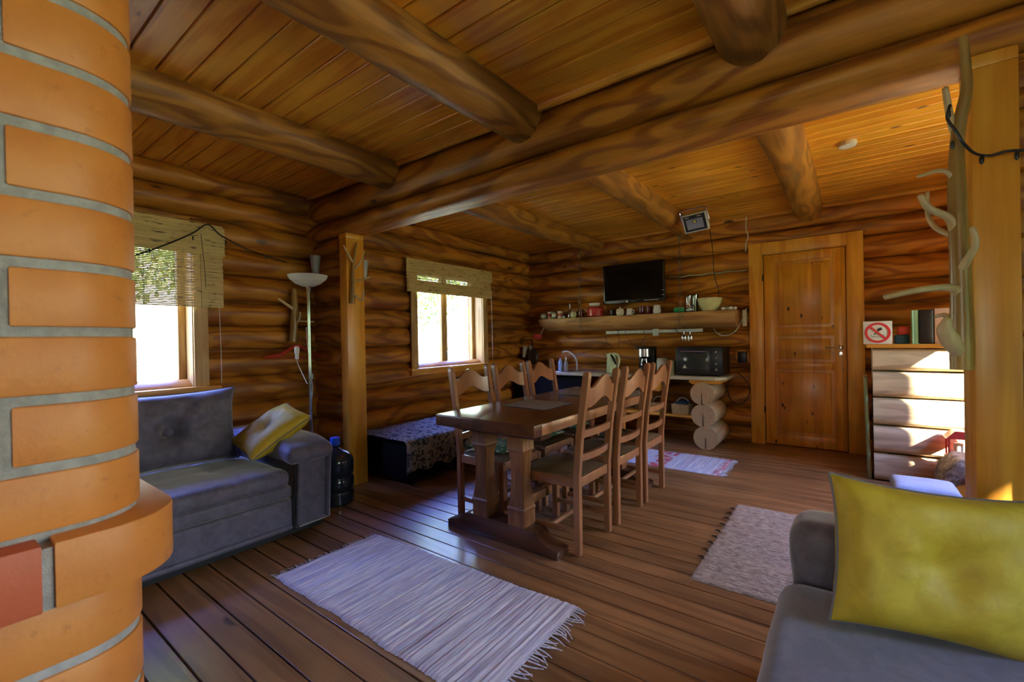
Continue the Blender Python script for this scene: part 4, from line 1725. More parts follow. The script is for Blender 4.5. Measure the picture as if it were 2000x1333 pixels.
for k, (xc, zc, r) in enumerate(((-1.255, .128, .127), (-1.278, .373, .126), (-1.288, .61, .122))):
    bm = B()
    ys = [5.15, 5.30, 5.45, 5.60, 5.72]
    tube(bm, [(xc, y, zc) for y in ys], r, 28, 3, wob=.03)
    for f in bm.faces:
        if len(f.verts) > 4:
            f.material_index = 1
    o = O('support_log', bm, ['pier', 'sawn'], t, smooth=40)
    bm = B()
    prism(bm, [(xc - .004, zc - r * .9), (xc + .005, zc - r * .9), (xc + .002, zc + .01), (xc - .001, zc + .01)], 1, 5.147, 5.152)
    O('drying_crack', bm, 'black', o)
bm = B()
prism(bm, [(-1.44, .755), (-1.44, .73), (-1.40, .705), (-1.36, .70), (-1.20, .72), (-1.12, .72), (-1.12, .755)], 1, 5.22, 5.74)
O('support_block', bm, 'pine_x', t)

def basket(x0, x1, y0, y1, z0, z1, label, cloth):
    t = thing('basket', label, 'basket', ((x0 + x1) / 2, (y0 + y1) / 2, z0))
    bm = B()
    n = 8
    for i in range(n):
        a, b = z0 + (z1 - z0) * i / n, z0 + (z1 - z0) * (i + 1) / n
        g = .012 * (i / n)
        box(bm, x0 - g, x1 + g, y0 - g, y1 + g, a, b, .006)
    O('basket_body', bm, 'basket', t)
    bm = B()
    xm, r = (x0 + x1) / 2, (x1 - x0) / 2 - .02
    tube(bm, [(xm + r * math.cos(a), (y0 + y1) / 2, z1 - .01 + r * 1.05 * math.sin(a)) for a in [PI * i / 10 for i in range(11)]], .006, 8, 2)
    O('basket_handle', bm, 'palehandle', t)
    if cloth:
        o_ = B()
        softbox(o_, x0 + .03, x1 - .02, y0 + .02, y1 - .02, z1 - .03, z1 + .03, .025, 5, 0, .006, 3)
        b = O('folded_cloth', o_, 'tealcloth', loc=((x0 + x1) / 2, (y0 + y1) / 2, z1))
        tag(b, 'dark teal cloth bundle in the basket with the arched handle', 'cloth')
basket(-1.66, -1.475, 5.30, 5.52, .34, .455, 'small straw basket with an arched handle on the lower shelf, next to the log stack', True)
basket(-1.95, -1.745, 5.32, 5.54, .34, .44, 'straw basket on the lower shelf, seen between the chair posts', False)

# ---- things on the worktop
t = thing('sink', 'steel sink with an arched tap at the left end of the worktop', 'sink', (-3.2, 5.5, CT))
bm = B()
box(bm, -3.55, -2.98, 5.27, 5.70, CT, CT + .008, .003)
O('sink_rim', bm, 'steel', t)
bm = B()
ax, az = -3.24, CT + .03
tube(bm, [(-3.085, 5.62, CT), (-3.085, 5.62, CT + .12), (-3.10, 5.60, CT + .19), (-3.15, 5.57, CT + .25), (-3.21, 5.54, CT + .275), (-3.26, 5.52, CT + .262)], .013, 10, 4)
O('tap', bm, 'white', t)
bm = B()
tube(bm, [(-3.17, 5.34, CT - .03), (-3.17, 5.34, .62)], .018, 10, 1)
O('drain_pipe', bm, 'white', t)
def lathe_thing(name, label, cat, mat, prof, x, y, z, group=None, n=20, extra=()):
    t = thing(name, label, cat, (x, y, z), group) if extra else None
    bm = B()
    lathe(bm, prof, (x, y, z), n)
    if not extra:
        o = O(name, bm, mat, loc=(x, y, z))
        tag(o, label, cat, group)
        return o
    O(extra[0], bm, mat, t)
    return t
for xx, lab, c, h in ((-3.255, 'pale blue washing-up liquid bottle by the sink', 'bluebottle', .17), (-3.165, 'grey hand soap bottle by the sink, under the tap arch', 'greybottle', .15)):
    M.setdefault('bluebottle', plain('pale blue plastic', (.30, .42, .70), .3))
    M.setdefault('greybottle', plain('grey plastic', (.25, .22, .22), .3))
    t = lathe_thing('soap_bottle', lab, 'bottle', c, [(.030, 0), (.032, .01), (.032, h * .7), (.016, h * .85), (.014, h)], xx, 5.45, CT + .009, None, 18, ('bottle_body',))
    bm = B()
    lathe(bm, [(.010, h), (.012, h + .005), (.010, h + .035), (.004, h + .045)], (xx, 5.45, CT + .009), 12)
    O('bottle_cap', bm, 'red' if 'blue' in c else 'white', t)
kx, ky = -2.47, 5.45
t = thing('electric_kettle', 'pale green electric kettle with a dark handle on the worktop', 'kettle', (kx, ky, CT))
bm = B()
lathe(bm, [(.072, 0), (.075, .01), (.070, .12), (.060, .225), (.056, .245), (.035, .258), (0, .262)], (kx, ky, CT), 24)
O('kettle_body', bm, 'greenish', t)
bm = B()
prism(bm, [(kx - .085, CT + .24), (kx - .05, CT + .20), (kx - .05, CT + .248)], 1, ky - .018, ky + .018, bev=.003)
O('spout', bm, 'greenish', t)
bm = B()
tube(bm, [(kx + .03, ky - .02, CT + .25), (kx + .085, ky - .02, CT + .235), (kx + .108, ky - .02, CT + .17), (kx + .085, ky - .02, CT + .07), (kx + .065, ky - .01, CT + .055)], [.014, .015, .014, .012, .010], 10, 4)
O('kettle_handle', bm, 'greenish', t)
bm = B()
tube(bm, [(kx + .01, ky - .055, CT + .235), (kx + .045, ky - .055, CT + .19), (kx + .072, ky - .04, CT + .11)], [.012, .018, .010], 8, 3)
O('water_gauge', bm, 'black', t)
cx_, cy_ = -2.04, 5.50
t = thing('coffee_maker', 'black coffee maker with a steel filter housing in the middle of the worktop', 'coffee maker', (cx_, cy_, CT))
bm = B()
box(bm, cx_ - .10, cx_ + .10, cy_ - .12, cy_ + .12, CT, CT + .035, .008)
box(bm, cx_ - .10, cx_ + .10, cy_ + .03, cy_ + .12, CT + .035, CT + .32, .008)
box(bm, cx_ - .10, cx_ + .10, cy_ - .10, cy_ + .12, CT + .31, CT + .34, .006)
O('machine_body', bm, 'black', t)
bm = B()
lathe(bm, [(.07, .205), (.082, .215), (.082, .31)], (cx_, cy_ - .03, CT), 26)
O('filter_housing', bm, 'steel', t)
bm = B()
lathe(bm, [(.055, .037), (.065, .06), (.062, .13), (.045, .185), (.048, .20)], (cx_, cy_ - .03, CT), 24)
O('coffee_jug', bm, 'jug', t)
t = lathe_thing('storage_jar', 'white ceramic jar between coffee maker and oven', 'jar', 'white', [(.066, 0), (.068, .01), (.068, .165), (.058, .175)], -1.83, 5.50, CT, None, 26, ('jar_body',))
bm = B()
lathe(bm, [(.060, .175), (.066, .178), (.062, .192), (.0, .195)], (-1.83, 5.50, CT), 24)
O('jar_lid', bm, 'white', t)
t = lathe_thing('paper_cup', 'slim pale green cup close to the left side of the oven', 'cup', 'greenish', [(.026, 0), (.028, .01), (.030, .17), (.026, .172)], -1.685, 5.42, CT)
t = thing('mini_oven', 'black countertop oven with glass door and knobs at the right end of the worktop', 'oven', (-1.36, 5.48, CT))
ox0, ox1, oy0, oy1, oz0, oz1 = -1.615, -1.105, 5.31, 5.68, CT + .015, CT + .335
bm = B()
box(bm, ox0, ox1, oy0 + .012, oy1, oz0, oz1, .008)
O('oven_body', bm, 'black', t)
bm = B()
box(bm, ox0 + .03, ox1 - .13, oy0, oy0 + .014, oz0 + .03, oz1 - .03, .005)
dr = O('oven_door', bm, 'darkpanel', t)
bm = B()
box(bm, ox0 + .06, ox1 - .155, oy0 - .003, oy0 + .002, oz0 + .06, oz1 - .08, .002)
O('door_glass', bm, 'ovenglass', dr)
bm = B()
tube(bm, [(ox0 + .06, oy0 - .025, oz1 - .05), (ox1 - .16, oy0 - .025, oz1 - .05)], .006, 8, 1)
O('door_handle', bm, 'steel', dr)
bm = B()
prism(bm, [(ox0 + .085, oz0 + .075), (ox0 + .13, oz0 + .075), (ox0 + .107, oz0 + .118)], 1, oy0 - .005, oy0 - .0032)
O('warning_triangle', bm, 'paleprint', dr)
for i in range(4):
    bm = B()
    z = oz1 - .06 - i * .065
    lathe(bm, [(.017, 0), (.017, -.012), (.013, -.018), (0, -.018)], (ox1 - .065, oy0 + .013, z), 16, axis=1)
    box(bm, ox1 - .068, ox1 - .062, oy0 - .010, oy0 - .004, z - .014, z + .014)
    O('knob', bm, 'steel', t)
for a in (ox0 + .03, ox1 - .05):
    for b in (oy0 + .04, oy1 - .05):
        bm = B()
        lathe(bm, [(.012, 0), (.012, .018)], (a, b, CT), 10)
        O('foot', bm, 'black', t)
t = thing('kitchen_scissors', 'small pair of steel tongs lying on the worktop end beside the oven', 'tongs', (-1.12, 5.27, CT))
for dz in (0, 1):
    bm = B()
    tube(bm, [(-1.20, 5.255 + .012 * dz, CT + .004), (-1.12, 5.265, CT + .006), (-1.09, 5.29, CT + .004)], .003, 6, 3)
    O('arm', bm, 'steel', t)

# ---- wall shelf: a split log, flat side up
ST = 1.535
t = thing('log_shelf', 'split log shelf hanging on chains under the television', 'shelf', (-2.3, 5.6, ST))
bm = B()
n = 40
rings = []
rnd = random.Random(2)
for i in range(n + 1):
    u = i / n
    x = -3.66 + 2.66 * u
    r = .165 + .010 * mnoise.noise(Vector((x * 1.3, 4, 2))) + .02 * (u - .5)
    if u < .05:
        r *= .55 + 9 * u
    ring = []
    for j in range(13):
        a = PI + PI * j / 12
        rr = r * (1 + .05 * mnoise.noise(Vector((x * 3, math.cos(a) * 2, math.sin(a) * 2))))
        ring.append(bm.verts.new((x, 5.61 + math.cos(a) * rr, ST - .01 + math.sin(a) * rr * 1.08)))
    for a in (.165, 0, -.165):
        ring.append(bm.verts.new((x, 5.61 + a * .97 * (r / .165), ST + .003 * mnoise.noise(Vector((x * 5, a, 1))))))
    rings.append(ring)
m_ = len(rings[0])
for i in range(n):
    for j in range(m_):
        bm.faces.new((rings[i][j], rings[i][(j + 1) % m_], rings[i + 1][(j + 1) % m_], rings[i + 1][j]))
f0 = bm.faces.new(rings[0])
f1 = bm.faces.new(rings[-1])
O('split_log', bm, 'shelfwood', t, smooth=50)

def chain(x, ztop, lab):
    t = thing('hanging_chain', lab, 'chain', (x, 5.42, ztop), 'chains holding the log shelf')
    for sgn in (-1, 1):
        pts = []
        L = ztop - 1.33
        n = int(L / .012)
        for i in range(n + 1):
            z = ztop - L * i / n
            a = i * 1.35 + (0 if sgn > 0 else PI)
            sp = .006 + .012 * (i / n)
            pts.append((x + sgn * sp + math.cos(a) * .0065, 5.425 + math.sin(a) * .0065, z))
        bm = B()
        tube(bm, pts, .0036, 5, 1)
        O('chain_strand', bm, 'chainm', t)
chain(-2.915, 2.50, 'left dark chain holding up the log shelf, beside the red casserole')
chain(-1.58, 2.50, 'right dark chain holding up the log shelf, between television and bowl')

# ---- television
t = thing('television', 'black flat television on the log wall above the shelf', 'television', (-2.24, 5.6, 1.95))
bm = B()
box(bm, -2.655, -1.825, 5.62, 5.66, 1.705, 2.225, .006)
O('tv_housing', bm, 'black', t)
bm = B()
box(bm, -2.635, -1.845, 5.616, 5.622, 1.745, 2.205)
O('tv_screen', bm, 'screen', t)
bm = B()
box(bm, -2.35, -2.10, 5.66, 5.83, 1.85, 2.05)
O('wall_bracket', bm, 'darkmetal', t)
for a, b, z, w in ((-2.33, -2.31, 1.722, .022), (-2.26, -2.20, 1.722, .004), (-2.09, -1.90, 1.722, .006), (-1.868, -1.825, 1.838, .006), (-1.868, -1.825, 1.778, .006)):
    bm = B()
    box(bm, a, b, 5.6145, 5.619, z - w / 2, z + w / 2)
    O('light_strip', bm, 'paleprint', t)

# ---- things on the log shelf
G_ = 'crockery along the log shelf'
def mug(x, y, r, h, mat, lab, handle=False, prof=None, band=None):
    t = thing('mug', lab, 'mug', (x, y, ST + .003), G_)
    bm = B()
    lathe(bm, prof or [(r * .8, 0), (r * .95, .008), (r, h * .5), (r * .98, h), (r * .85, h), (r * .85, h - .01), (0, h - .012)], (x, y, ST + .003), 18)
    O('mug_body', bm, mat, t)
    if band:
        bm = B()
        lathe(bm, [(r * 1.012, h * .30), (r * 1.02, h * .34), (r * 1.015, h * .72), (r * 1.0, h * .76)], (x, y, ST + .003), 18, cap=False)
        O('painted_band', bm, band, t)
    if handle:
        bm = B()
        tube(bm, [(x + r * .9, y - .01, ST + h * .8), (x + r * 1.6, y - .02, ST + h * .75), (x + r * 1.6, y - .02, ST + h * .35), (x + r * .9, y - .01, ST + h * .25)], .0045, 6, 3)
        O('handle', bm, mat, t)
mug(-3.60, 5.56, .042, .085, 'mossmug', 'mossy green-brown mug at the left end of the log shelf', True, band='paleprint')
mug(-3.49, 5.58, .042, .105, 'cream', 'white mug with red pattern, second from the left end of the log shelf', band='red')
mug(-3.405, 5.55, .036, .09, 'mossmug', 'small green patterned mug between two red patterned mugs on the log shelf', band='paleprint')
mug(-3.31, 5.57, .044, .105, 'cream', 'wide white mug with red pattern left of the glass bottle on the log shelf', band='stone')
lathe_thing('salt_shaker', 'tiny glass shaker between mug and bottle on the log shelf', 'shaker', 'clearish', [(.018, 0), (.020, .01), (.016, .05), (.012, .06)], -3.235, 5.54, ST + .003, G_)
t = lathe_thing('glass_bottle', 'clear narrow-necked glass bottle among the mugs on the log shelf', 'bottle', 'clear', [(.034, 0), (.036, .01), (.036, .09), (.014, .13), (.012, .18), (.015, .185)], -3.155, 5.57, ST + .003, G_, 18, ('bottle_body',))
bm = B()
lathe(bm, [(.010, .183), (.012, .19), (.010, .205)], (-3.155, 5.57, ST + .003), 12)
O('stopper', bm, 'steel', t)
mug(-3.075, 5.53, .040, .085, 'palegreen', 'round pale green cup right of the glass bottle on the log shelf', prof=[(.024, 0), (.040, .02), (.044, .045), (.038, .075), (.030, .085), (.026, .085), (0, .07)])
mug(-2.98, 5.57, .036, .115, 'darkred', 'dark red glass beside the left chain on the log shelf')
t = thing('casserole', 'round dark red casserole on the log shelf left of the television', 'casserole', (-2.76, 5.58, ST), G_)
bm = B()
lathe(bm, [(.085, 0), (.105, .012), (.112, .10), (.116, .108), (.100, .108), (.10, .02), (0, .018)], (-2.76, 5.58, ST + .003), 28)
O('casserole_body', bm, 'red', t)
bm = B()
lathe(bm, [(.114, .112), (.116, .118), (.10, .135), (.0, .140)], (-2.76, 5.58, ST + .003), 28)
O('casserole_lid', bm, 'red', t)
for sg in (-1, 1):
    bm = B()
    box(bm, -2.76 + sg * .108 - .02, -2.76 + sg * .108 + .02, 5.55, 5.60, ST + .075, ST + .095, .006)
    O('handle', bm, 'red', t)
o = lathe_thing('small_dish', 'white oval dish standing on top of the red casserole', 'dish', 'white', [(.05, 0), (.072, .015), (.078, .045), (.070, .045), (.05, .015), (0, .012)], -2.77, 5.58, ST + .146)
mug(-2.52, 5.60, .034, .085, 'smokeglass', 'smoky drinking glass under the left edge of the television')
t = lathe_thing('sugar_bowl', 'cream sugar bowl with a knobbed lid under the television', 'sugar bowl', 'cream', [(.035, 0), (.048, .015), (.052, .05), (.045, .075)], -2.385, 5.54, ST + .003, G_, 22, ('bowl_body',))
bm = B()
lathe(bm, [(.046, .075), (.042, .085), (.012, .093), (.008, .10), (.013, .11), (0, .116)], (-2.385, 5.54, ST + .003), 20)
O('bowl_lid', bm, 'cream', t)
mug(-2.265, 5.56, .042, .085, 'white', 'white mug with a ring handle right of the sugar bowl', True, prof=[(.040, 0), (.043, .01), (.034, .08), (.030, .085), (0, .085)])
mug(-2.11, 5.58, .034, .105, 'darkred', 'dark red glass under the television, left one of a pair')
mug(-2.02, 5.60, .034, .105, 'darkred', 'dark red glass under the television, right one of a pair')
mug(-1.90, 5.55, .045, .105, 'white', 'plain white cup narrowing to its top, under the right edge of the television', prof=[(.040, 0), (.050, .02), (.046, .05), (.036, .105), (.030, .105), (0, .10)])
bm = B()
softbox(bm, -1.68, -1.56, 5.47, 5.55, ST + .003, ST + .062, .02, 5, 0, .010, 5)
tag(O('green_cloth', bm, 'greencloth', loc=(-1.62, 5.5, ST)), 'bright green cloth crumpled on the log shelf at the right chain', 'cloth')
for x, lab, h, m_ in ((-1.53, 'tall empty drinking glass right of the green cloth on the log shelf', .20, 'clear'), (-1.455, 'tall greenish drinking glass touching the cream bowl', .21, 'greenglass')):
    lathe_thing('drinking_glass', lab, 'glass', m_, [(.030, 0), (.032, .01), (.036, h), (.033, h), (.028, .012), (0, .01)], x, 5.60, ST + .003, G_)
for x, lab, m_ in ((-1.515, 'small spice jar with orange cap in front of the tall glasses', 'stone'), (-1.465, 'small spice jar with dark cap in front of the tall glasses', 'black')):
    t = lathe_thing('spice_jar', lab, 'jar', 'clear', [(.020, 0), (.022, .005), (.022, .06), (.018, .065)], x, 5.50, ST + .003, G_, 14, ('jar_body',))
    bm = B()
    lathe(bm, [(.020, .065), (.021, .07), (.020, .085), (0, .087)], (x, 5.50, ST + .003), 14)
    O('jar_cap', bm, m_, t)
lathe_thing('mixing_bowl', 'large cream mixing bowl near the right end of the log shelf', 'bowl', 'bowlglaze', [(.07, 0), (.085, .012), (.120, .075), (.138, .150), (.132, .152), (.112, .08), (.07, .02), (0, .018)], -1.285, 5.57, ST + .003, None, 32)
bm = B()
softbox(bm, -1.35, -1.24, 5.53, 5.63, ST + .10, ST + .168, .03, 5, 0, .008, 6)
tag(O('dark_cloth', bm, 'black_cloth', loc=(-1.29, 5.58, ST + .1)), 'dark cloth lying inside the cream mixing bowl', 'cloth')
for i, (x, y) in enumerate(((-1.125, 5.50), (-1.085, 5.54), (-1.045, 5.50), (-1.015, 5.545))):
    bm = B()
    bmesh.ops.create_icosphere(bm, subdivisions=2, radius=.021)
    for v in bm.verts:
        v.co = Vector((v.co.x * 1.2 + x, v.co.y + y, v.co.z * .9 + ST + .022))
    tag(O('egg', bm, 'white', loc=(x, y, ST + .02)), ('leftmost', 'second', 'third', 'rightmost')[i] + ' of the four white eggs at the right end of the log shelf', 'egg', 'eggs at the end of the log shelf')

# ---- rail under the shelf, cords
t = thing('utensil_rail', 'pale metal lighting rail under the log shelf with cords hanging from it', 'rail', (-1.93, 5.40, 1.31))
bm = B()
box(bm, -2.53, -1.33, 5.405, 5.43, 1.296, 1.334, .004)
O('rail_bar', bm, 'palemetal', t)
bm = B()
box(bm, -1.905, -1.835, 5.385, 5.42, 1.262, 1.345, .006)
O('switch_box', bm, 'palemetal', t)
for pts in ([(-2.53, 5.42, 1.30), (-2.53, 5.40, 1.24), (-2.50, 5.40, 1.17), (-2.43, 5.42, 1.12)], [(-2.26, 5.40, 1.34), (-2.25, 5.40, 1.27), (-2.17, 5.40, 1.17), (-2.10, 5.42, 1.145)],
            [(-2.02, 5.40, 1.34), (-2.01, 5.40, 1.27), (-2.03, 5.40, 1.20), (-2.09, 5.42, 1.14)], [(-2.36, 5.40, 1.34), (-2.35, 5.40, 1.23), (-2.37, 5.43, 1.10)], [(-1.64, 5.40, 1.35), (-1.60, 5.40, 1.29), (-1.55, 5.42, 1.25)]):
    bm = B()
    tube(bm, pts, .003, 5, 4)
    O('cord', bm, 'cable', t)
for x, lab in ((-1.525, 'left stemmed glass hanging from the rail above the oven'), (-1.455, 'right stemmed glass hanging from the rail above the oven')):
    t = thing('stemmed_glass', lab, 'glass', (x, 5.40, 1.20), 'stemmed glasses hung under the shelf')
    bm = B()
    lathe(bm, [(.030, 1.195), (.034, 1.22), (.030, 1.255), (.006, 1.27), (.005, 1.31), (.026, 1.318)], (x, 5.36, 0), 16, cap=False)
    O('glass_bowl', bm, 'clear', t)
cable('power_cable', 'white cable looping from the door side adapter down below the log shelf', 'cable',
      [(-0.926, 5.730, 1.555), (-0.969, 5.720, 1.427), (-1.048, 5.700, 1.292), (-1.159, 5.700, 1.247), (-1.247, 5.720, 1.285), (-1.301, 5.740, 1.361)], .005, 'white')
t = thing('power_adapter', 'cream power adapter on the log wall left of the pine door', 'adapter', (-.945, 5.72, 1.38))
bm = B()
box(bm, -.965, -.925, 5.69, 5.74, 1.35, 1.54, .006)
O('adapter_body', bm, 'cream', t)
cable('power_cable', 'thin white cable coming down from the ceiling to the door frame corner', 'cable',
      [(-0.911, 5.740, 2.621), (-0.914, 5.710, 2.480), (-0.894, 5.710, 2.378), (-0.918, 5.720, 2.307), (-0.928, 5.740, 2.211)], .005, 'white')
t = thing('wall_socket', 'black socket adapter on the log wall between worktop and door frame', 'socket', (-.95, 5.74, .99))
bm = B()
box(bm, -1.02, -.93, 5.68, 5.76, .93, 1.06, .008)
O('socket_body', bm, 'black', t)
bm = B()
lathe(bm, [(.07, 0), (.07, .02), (.05, .025)], (0, 0, 0), 24, axis=1)
bmesh.ops.transform(bm, matrix=TRS((-.99, 5.775, 1.01)), verts=bm.verts)
O('wooden_back_disc', bm, 'pine_x', t)
cable('power_cable', 'black cord looping on the wall to the right of the worktop end', 'cable',
      [(-1.032, 5.720, 0.815), (-0.936, 5.710, 0.718), (-0.906, 5.710, 0.602), (-0.956, 5.710, 0.481), (-1.047, 5.710, 0.445), (-1.123, 5.710, 0.530), (-1.135, 5.700, 0.668), (-1.082, 5.690, 0.773)], .005)
bm = B()
tube(bm, [(-1.82 + i * .045, 5.785 + .004 * math.sin(i * 2.1), 2.005 + .006 * math.sin(i * 1.3)) for i in range(21)], .009, 6, 2, wob=.5)
tag(O('caulking_rope', bm, 'rope', loc=(-1.4, 5.78, 2.0)), 'pale caulking rope in the log joint between television and door', 'rope')
cable('power_cable', 'black cord running down from the floodlight to the log shelf', 'cable',
      [(-1.131, 4.950, 2.346), (-1.165, 5.200, 2.231), (-1.205, 5.420, 2.138), (-1.220, 5.520, 1.935), (-1.180, 5.550, 1.756), (-1.245, 5.740, 1.640)], .004)
# corner: pan, cloth and red pot holder
t = thing('frying_pan', 'dark pan hanging in the far left kitchen corner with pale cloth behind it', 'pan', (-3.850, 5.622, 0.997))
bm = B()
c = Vector((-3.850, 5.608, 0.982))
lathe(bm, [(.0, 0), (.10, 0), (.125, .03), (.12, .032), (.095, .008), (0, .008)], c, 28, axis=0)
O('pan_body', bm, 'panblack', t)
bm = B()
tube(bm, [c + Vector((.01, 0, .11)), c + Vector((.01, .0, .25)), c + Vector((-.12, .0, .26)), c + Vector((-.20, .0, .26))], [.011, .011, .006, .005], 8, 1)
O('pan_handle', bm, 'panblack', t)
bm = B()
prism(bm, [(c.y - .12, c.z + .17), (c.y - .02, c.z + .15), (c.y - .05, c.z - .02), (c.y - .14, c.z + .0)], 0, -3.93, -3.915)
prism(bm, [(c.y + .03, c.z + .18), (c.y + .05, c.z + .18), (c.y + .15, c.z + .08), (c.y + .15, c.z - .14), (c.y + .13, c.z - .12), (c.y + .03, c.z + .08)], 0, -3.93, -3.915)
tag(O('tea_towel', bm, 'towel', loc=(-3.92, c.y, c.z)), 'pale tea towel hanging behind the pan in the kitchen corner', 'towel')
t = thing('pot_holder', 'red pot holder hanging under the left end of the log shelf', 'pot holder', (-3.67, 5.5, 1.28))
bm = B()
softbox(bm, -3.74, -3.60, 5.45, 5.55, 1.255, 1.315, .025, 6, .01, .006, 3)
O('holder_pad', bm, 'red', t, smooth=70)
bm = B()
tube(bm, [(-3.62, 5.5, 1.31), (-3.60, 5.52, 1.36), (-3.58, 5.55, 1.42)], .004, 6, 3)
O('hanging_loop', bm, 'white', t)

# ---------------------------------------------------------------- ceiling fittings
t = thing('smoke_detector', 'round white smoke detector on the kitchen ceiling', 'smoke detector', (.016, 4.03, H))
bm = B()
lathe(bm, [(.058, 0), (.058, -.012), (.052, -.028), (.030, -.034), (0, -.035)], (.016, 4.03, H), 28)
O('detector_body', bm, 'white', t)
bm = B()
lathe(bm, [(.006, -.033), (.006, -.037), (0, -.038)], (.040, 4.02, H + .003), 10)
O('indicator_button', bm, 'red', t)
fx, fy, fz = -1.262, 4.90, 2.437
t = thing('floodlight', 'grey metal floodlight hanging at the end of a ceiling log', 'floodlight', (fx, fy, fz), local=True)
t.rotation_euler = (math.radians(30), math.radians(-3), math.radians(-4))
bm = B()
box(bm, -.125, .125, .0, .05, -.10, .10, .008)
box(bm, -.09, .09, .05, .085, -.07, .07, .01)
O('housing', bm, 'greypaint', t)
bm = B()
box(bm, -.110, .110, -.004, .004, -.085, .085, .002)
O('front_panel', bm, 'black', t)
bm = B()
v = [bm.verts.new(p) for p in ((-.085, -.006, -.062), (.085, -.006, -.062), (.085, -.006, .045), (-.085, -.006, .045), (-.022, -.0045, -.0), (.022, -.0045, -.0), (.022, -.0045, .03), (-.022, -.0045, .03))]
for q in ((0, 1, 5, 4), (1, 2, 6, 5), (2, 3, 7, 6), (3, 0, 4, 7)):
    bm.faces.new([v[i] for i in q])
O('reflector', bm, 'reflector', t, smooth=0)
bm = B()
box(bm, -.014, .014, -.0068, -.0045, .004, .024)
O('led_chip', bm, 'ledchip', t)
for a in (-.07, .055):
    bm = B()
    for q in range(5):
        box(bm, a - .02 + q * .009, a - .014 + q * .009, -.0055, -.0035, .063, .072)
    O('printed_mark', bm, 'paleprint', t)
bm = B()
tube(bm, [(-.135, .03, .0), (-.135, .02, .13), (-.11, .02, .145), (.11, .02, .145), (.135, .02, .13), (.135, .03, .0)], .007, 6, 1)
O('bracket', bm, 'steel', t)

# ---------------------------------------------------------------- log pier on the right with things on it
t = thing('log_half_wall', 'chest-high pier of grey logs with a board on top, right of the pine door', 'half wall', (.8, 5.0, 0))
zb = [0, .235, .469, .703, .925, 1.118]
for k in range(5):
    bm = B()
    log(bm, 0, .165, XR - .02, 4.955, (zb[k] + zb[k + 1]) / 2, .135, 300 + k, rz=(zb[k + 1] - zb[k]) / 2 - .0015, bow=.002, n=32, sq=.5)
    o = O('pier_log', bm, 'pier_x', t)
bm = B()
box(bm, .18, XR - .02, 5.0, 5.26, 0, 1.118, .004)
O('pier_core', bm, 'pine_x', t)
bm = B()
box(bm, .125, XR - .02, 4.80, 5.27, 1.119, 1.150, .006)
O('top_board', bm, 'pine_x', t)
t = thing('folding_board', 'pale olive board leaning on edge between door frame and log pier', 'board', (.14, 5.02, 0))
bm = B()
box(bm, .108, .130, 4.86, 5.22, .0, .865, .008, m=None)
for v in bm.verts:
    v.co.x += .02 * (1 - v.co.z / .87)
O('board_panel', bm, 'paleolive', t)
bm = B()
lathe(bm, [(.008, .865), (.012, .875), (.006, .89)], (.119, 4.90, 0), 10)
O('hook', bm, 'steel', t)
# prohibition sign
t = thing('prohibition_sign', 'small white sign with a red crossed circle over a hammer, standing on the log pier', 'sign', (.205, 4.90, 1.15))
bm = B()
box(bm, .108, .300, 4.90, 4.906, 1.151, 1.345, .001)
O('sign_board', bm, 'signwhite', t)
cs = Vector((.204, 4.897, 1.248))
bm = B()
n = 48
pr_ = []
for i in range(n):
    a = 2 * PI * i / n
    pr_.append([bm.verts.new(cs + Vector((math.cos(a) * r, d, math.sin(a) * r))) for r, d in ((.086, .003), (.086, 0), (.068, 0), (.068, .003))])
for i in range(n):
    for j in range(4):
        bm.faces.new((pr_[i][j], pr_[i][(j + 1) % 4], pr_[(i + 1) % n][(j + 1) % 4], pr_[(i + 1) % n][j]))
O('red_ring', bm, 'signred', t, smooth=0)
bm = B()
box(bm, -.075, .075, -.0005, .003, -.008, .008, m=TRS(cs, (0, PI / 4, 0)))
O('red_bar', bm, 'signred', t, smooth=0)
bm = B()
box(bm, -.016, .016, .0015, .0028, -.011, .011, m=TRS(cs + Vector((.014, 0, .028)), (0, -.5, 0)))
box(bm, -.004, .004, .0015, .0028, -.055, .0, m=TRS(cs + Vector((.012, 0, .022)), (0, .75, 0)))
O('hammer_symbol', bm, 'black', t, smooth=0)
bm = B()
tube(bm, [cs + Vector(p) for p in ((-.045, .002, -.02), (-.03, .002, -.035), (-.01, .002, -.03), (.01, .002, -.04), (.035, .002, -.03), (.04, .002, -.015))], .0022, 5, 4)
O('splash_symbol', bm, 'piping', t)
t = thing('storage_box', 'small dark box with a red lid between sign and black tin on the pier', 'box', (.38, 4.97, 1.15))
bm = B()
box(bm, .32, .412, 4.94, 5.04, 1.151, 1.225, .006)
O('box_body', bm, 'tealcloth', t)
bm = B()
box(bm, .335, .413, 4.938, 5.042, 1.226, 1.295, .012)
O('box_lid', bm, 'red', t)
t = thing('biscuit_tin', 'black tin with a green reflection painted on its left side, standing on the log pier', 'tin', (.49, 4.95, 1.15))
bm = B()
box(bm, .462, .553, 4.89, 5.03, 1.151, 1.43, .012)
O('tin_body', bm, 'black', t)
bm = B()
lathe(bm, [(.030, 0), (.030, .275)], (.450, 4.93, 1.151), 20)
O('green_reflection', bm, 'tin_reflection', t)  # green cylinder stands in for the reflection on the tin's left side
bm = B()
box(bm, .558, .72, 4.90, 5.04, 1.151, 1.435, .004)
tag(O('cardboard_box', bm, 'pink', loc=(.64, 4.97, 1.15)), 'pinkish cardboard box on the log pier behind the branch rack', 'box')
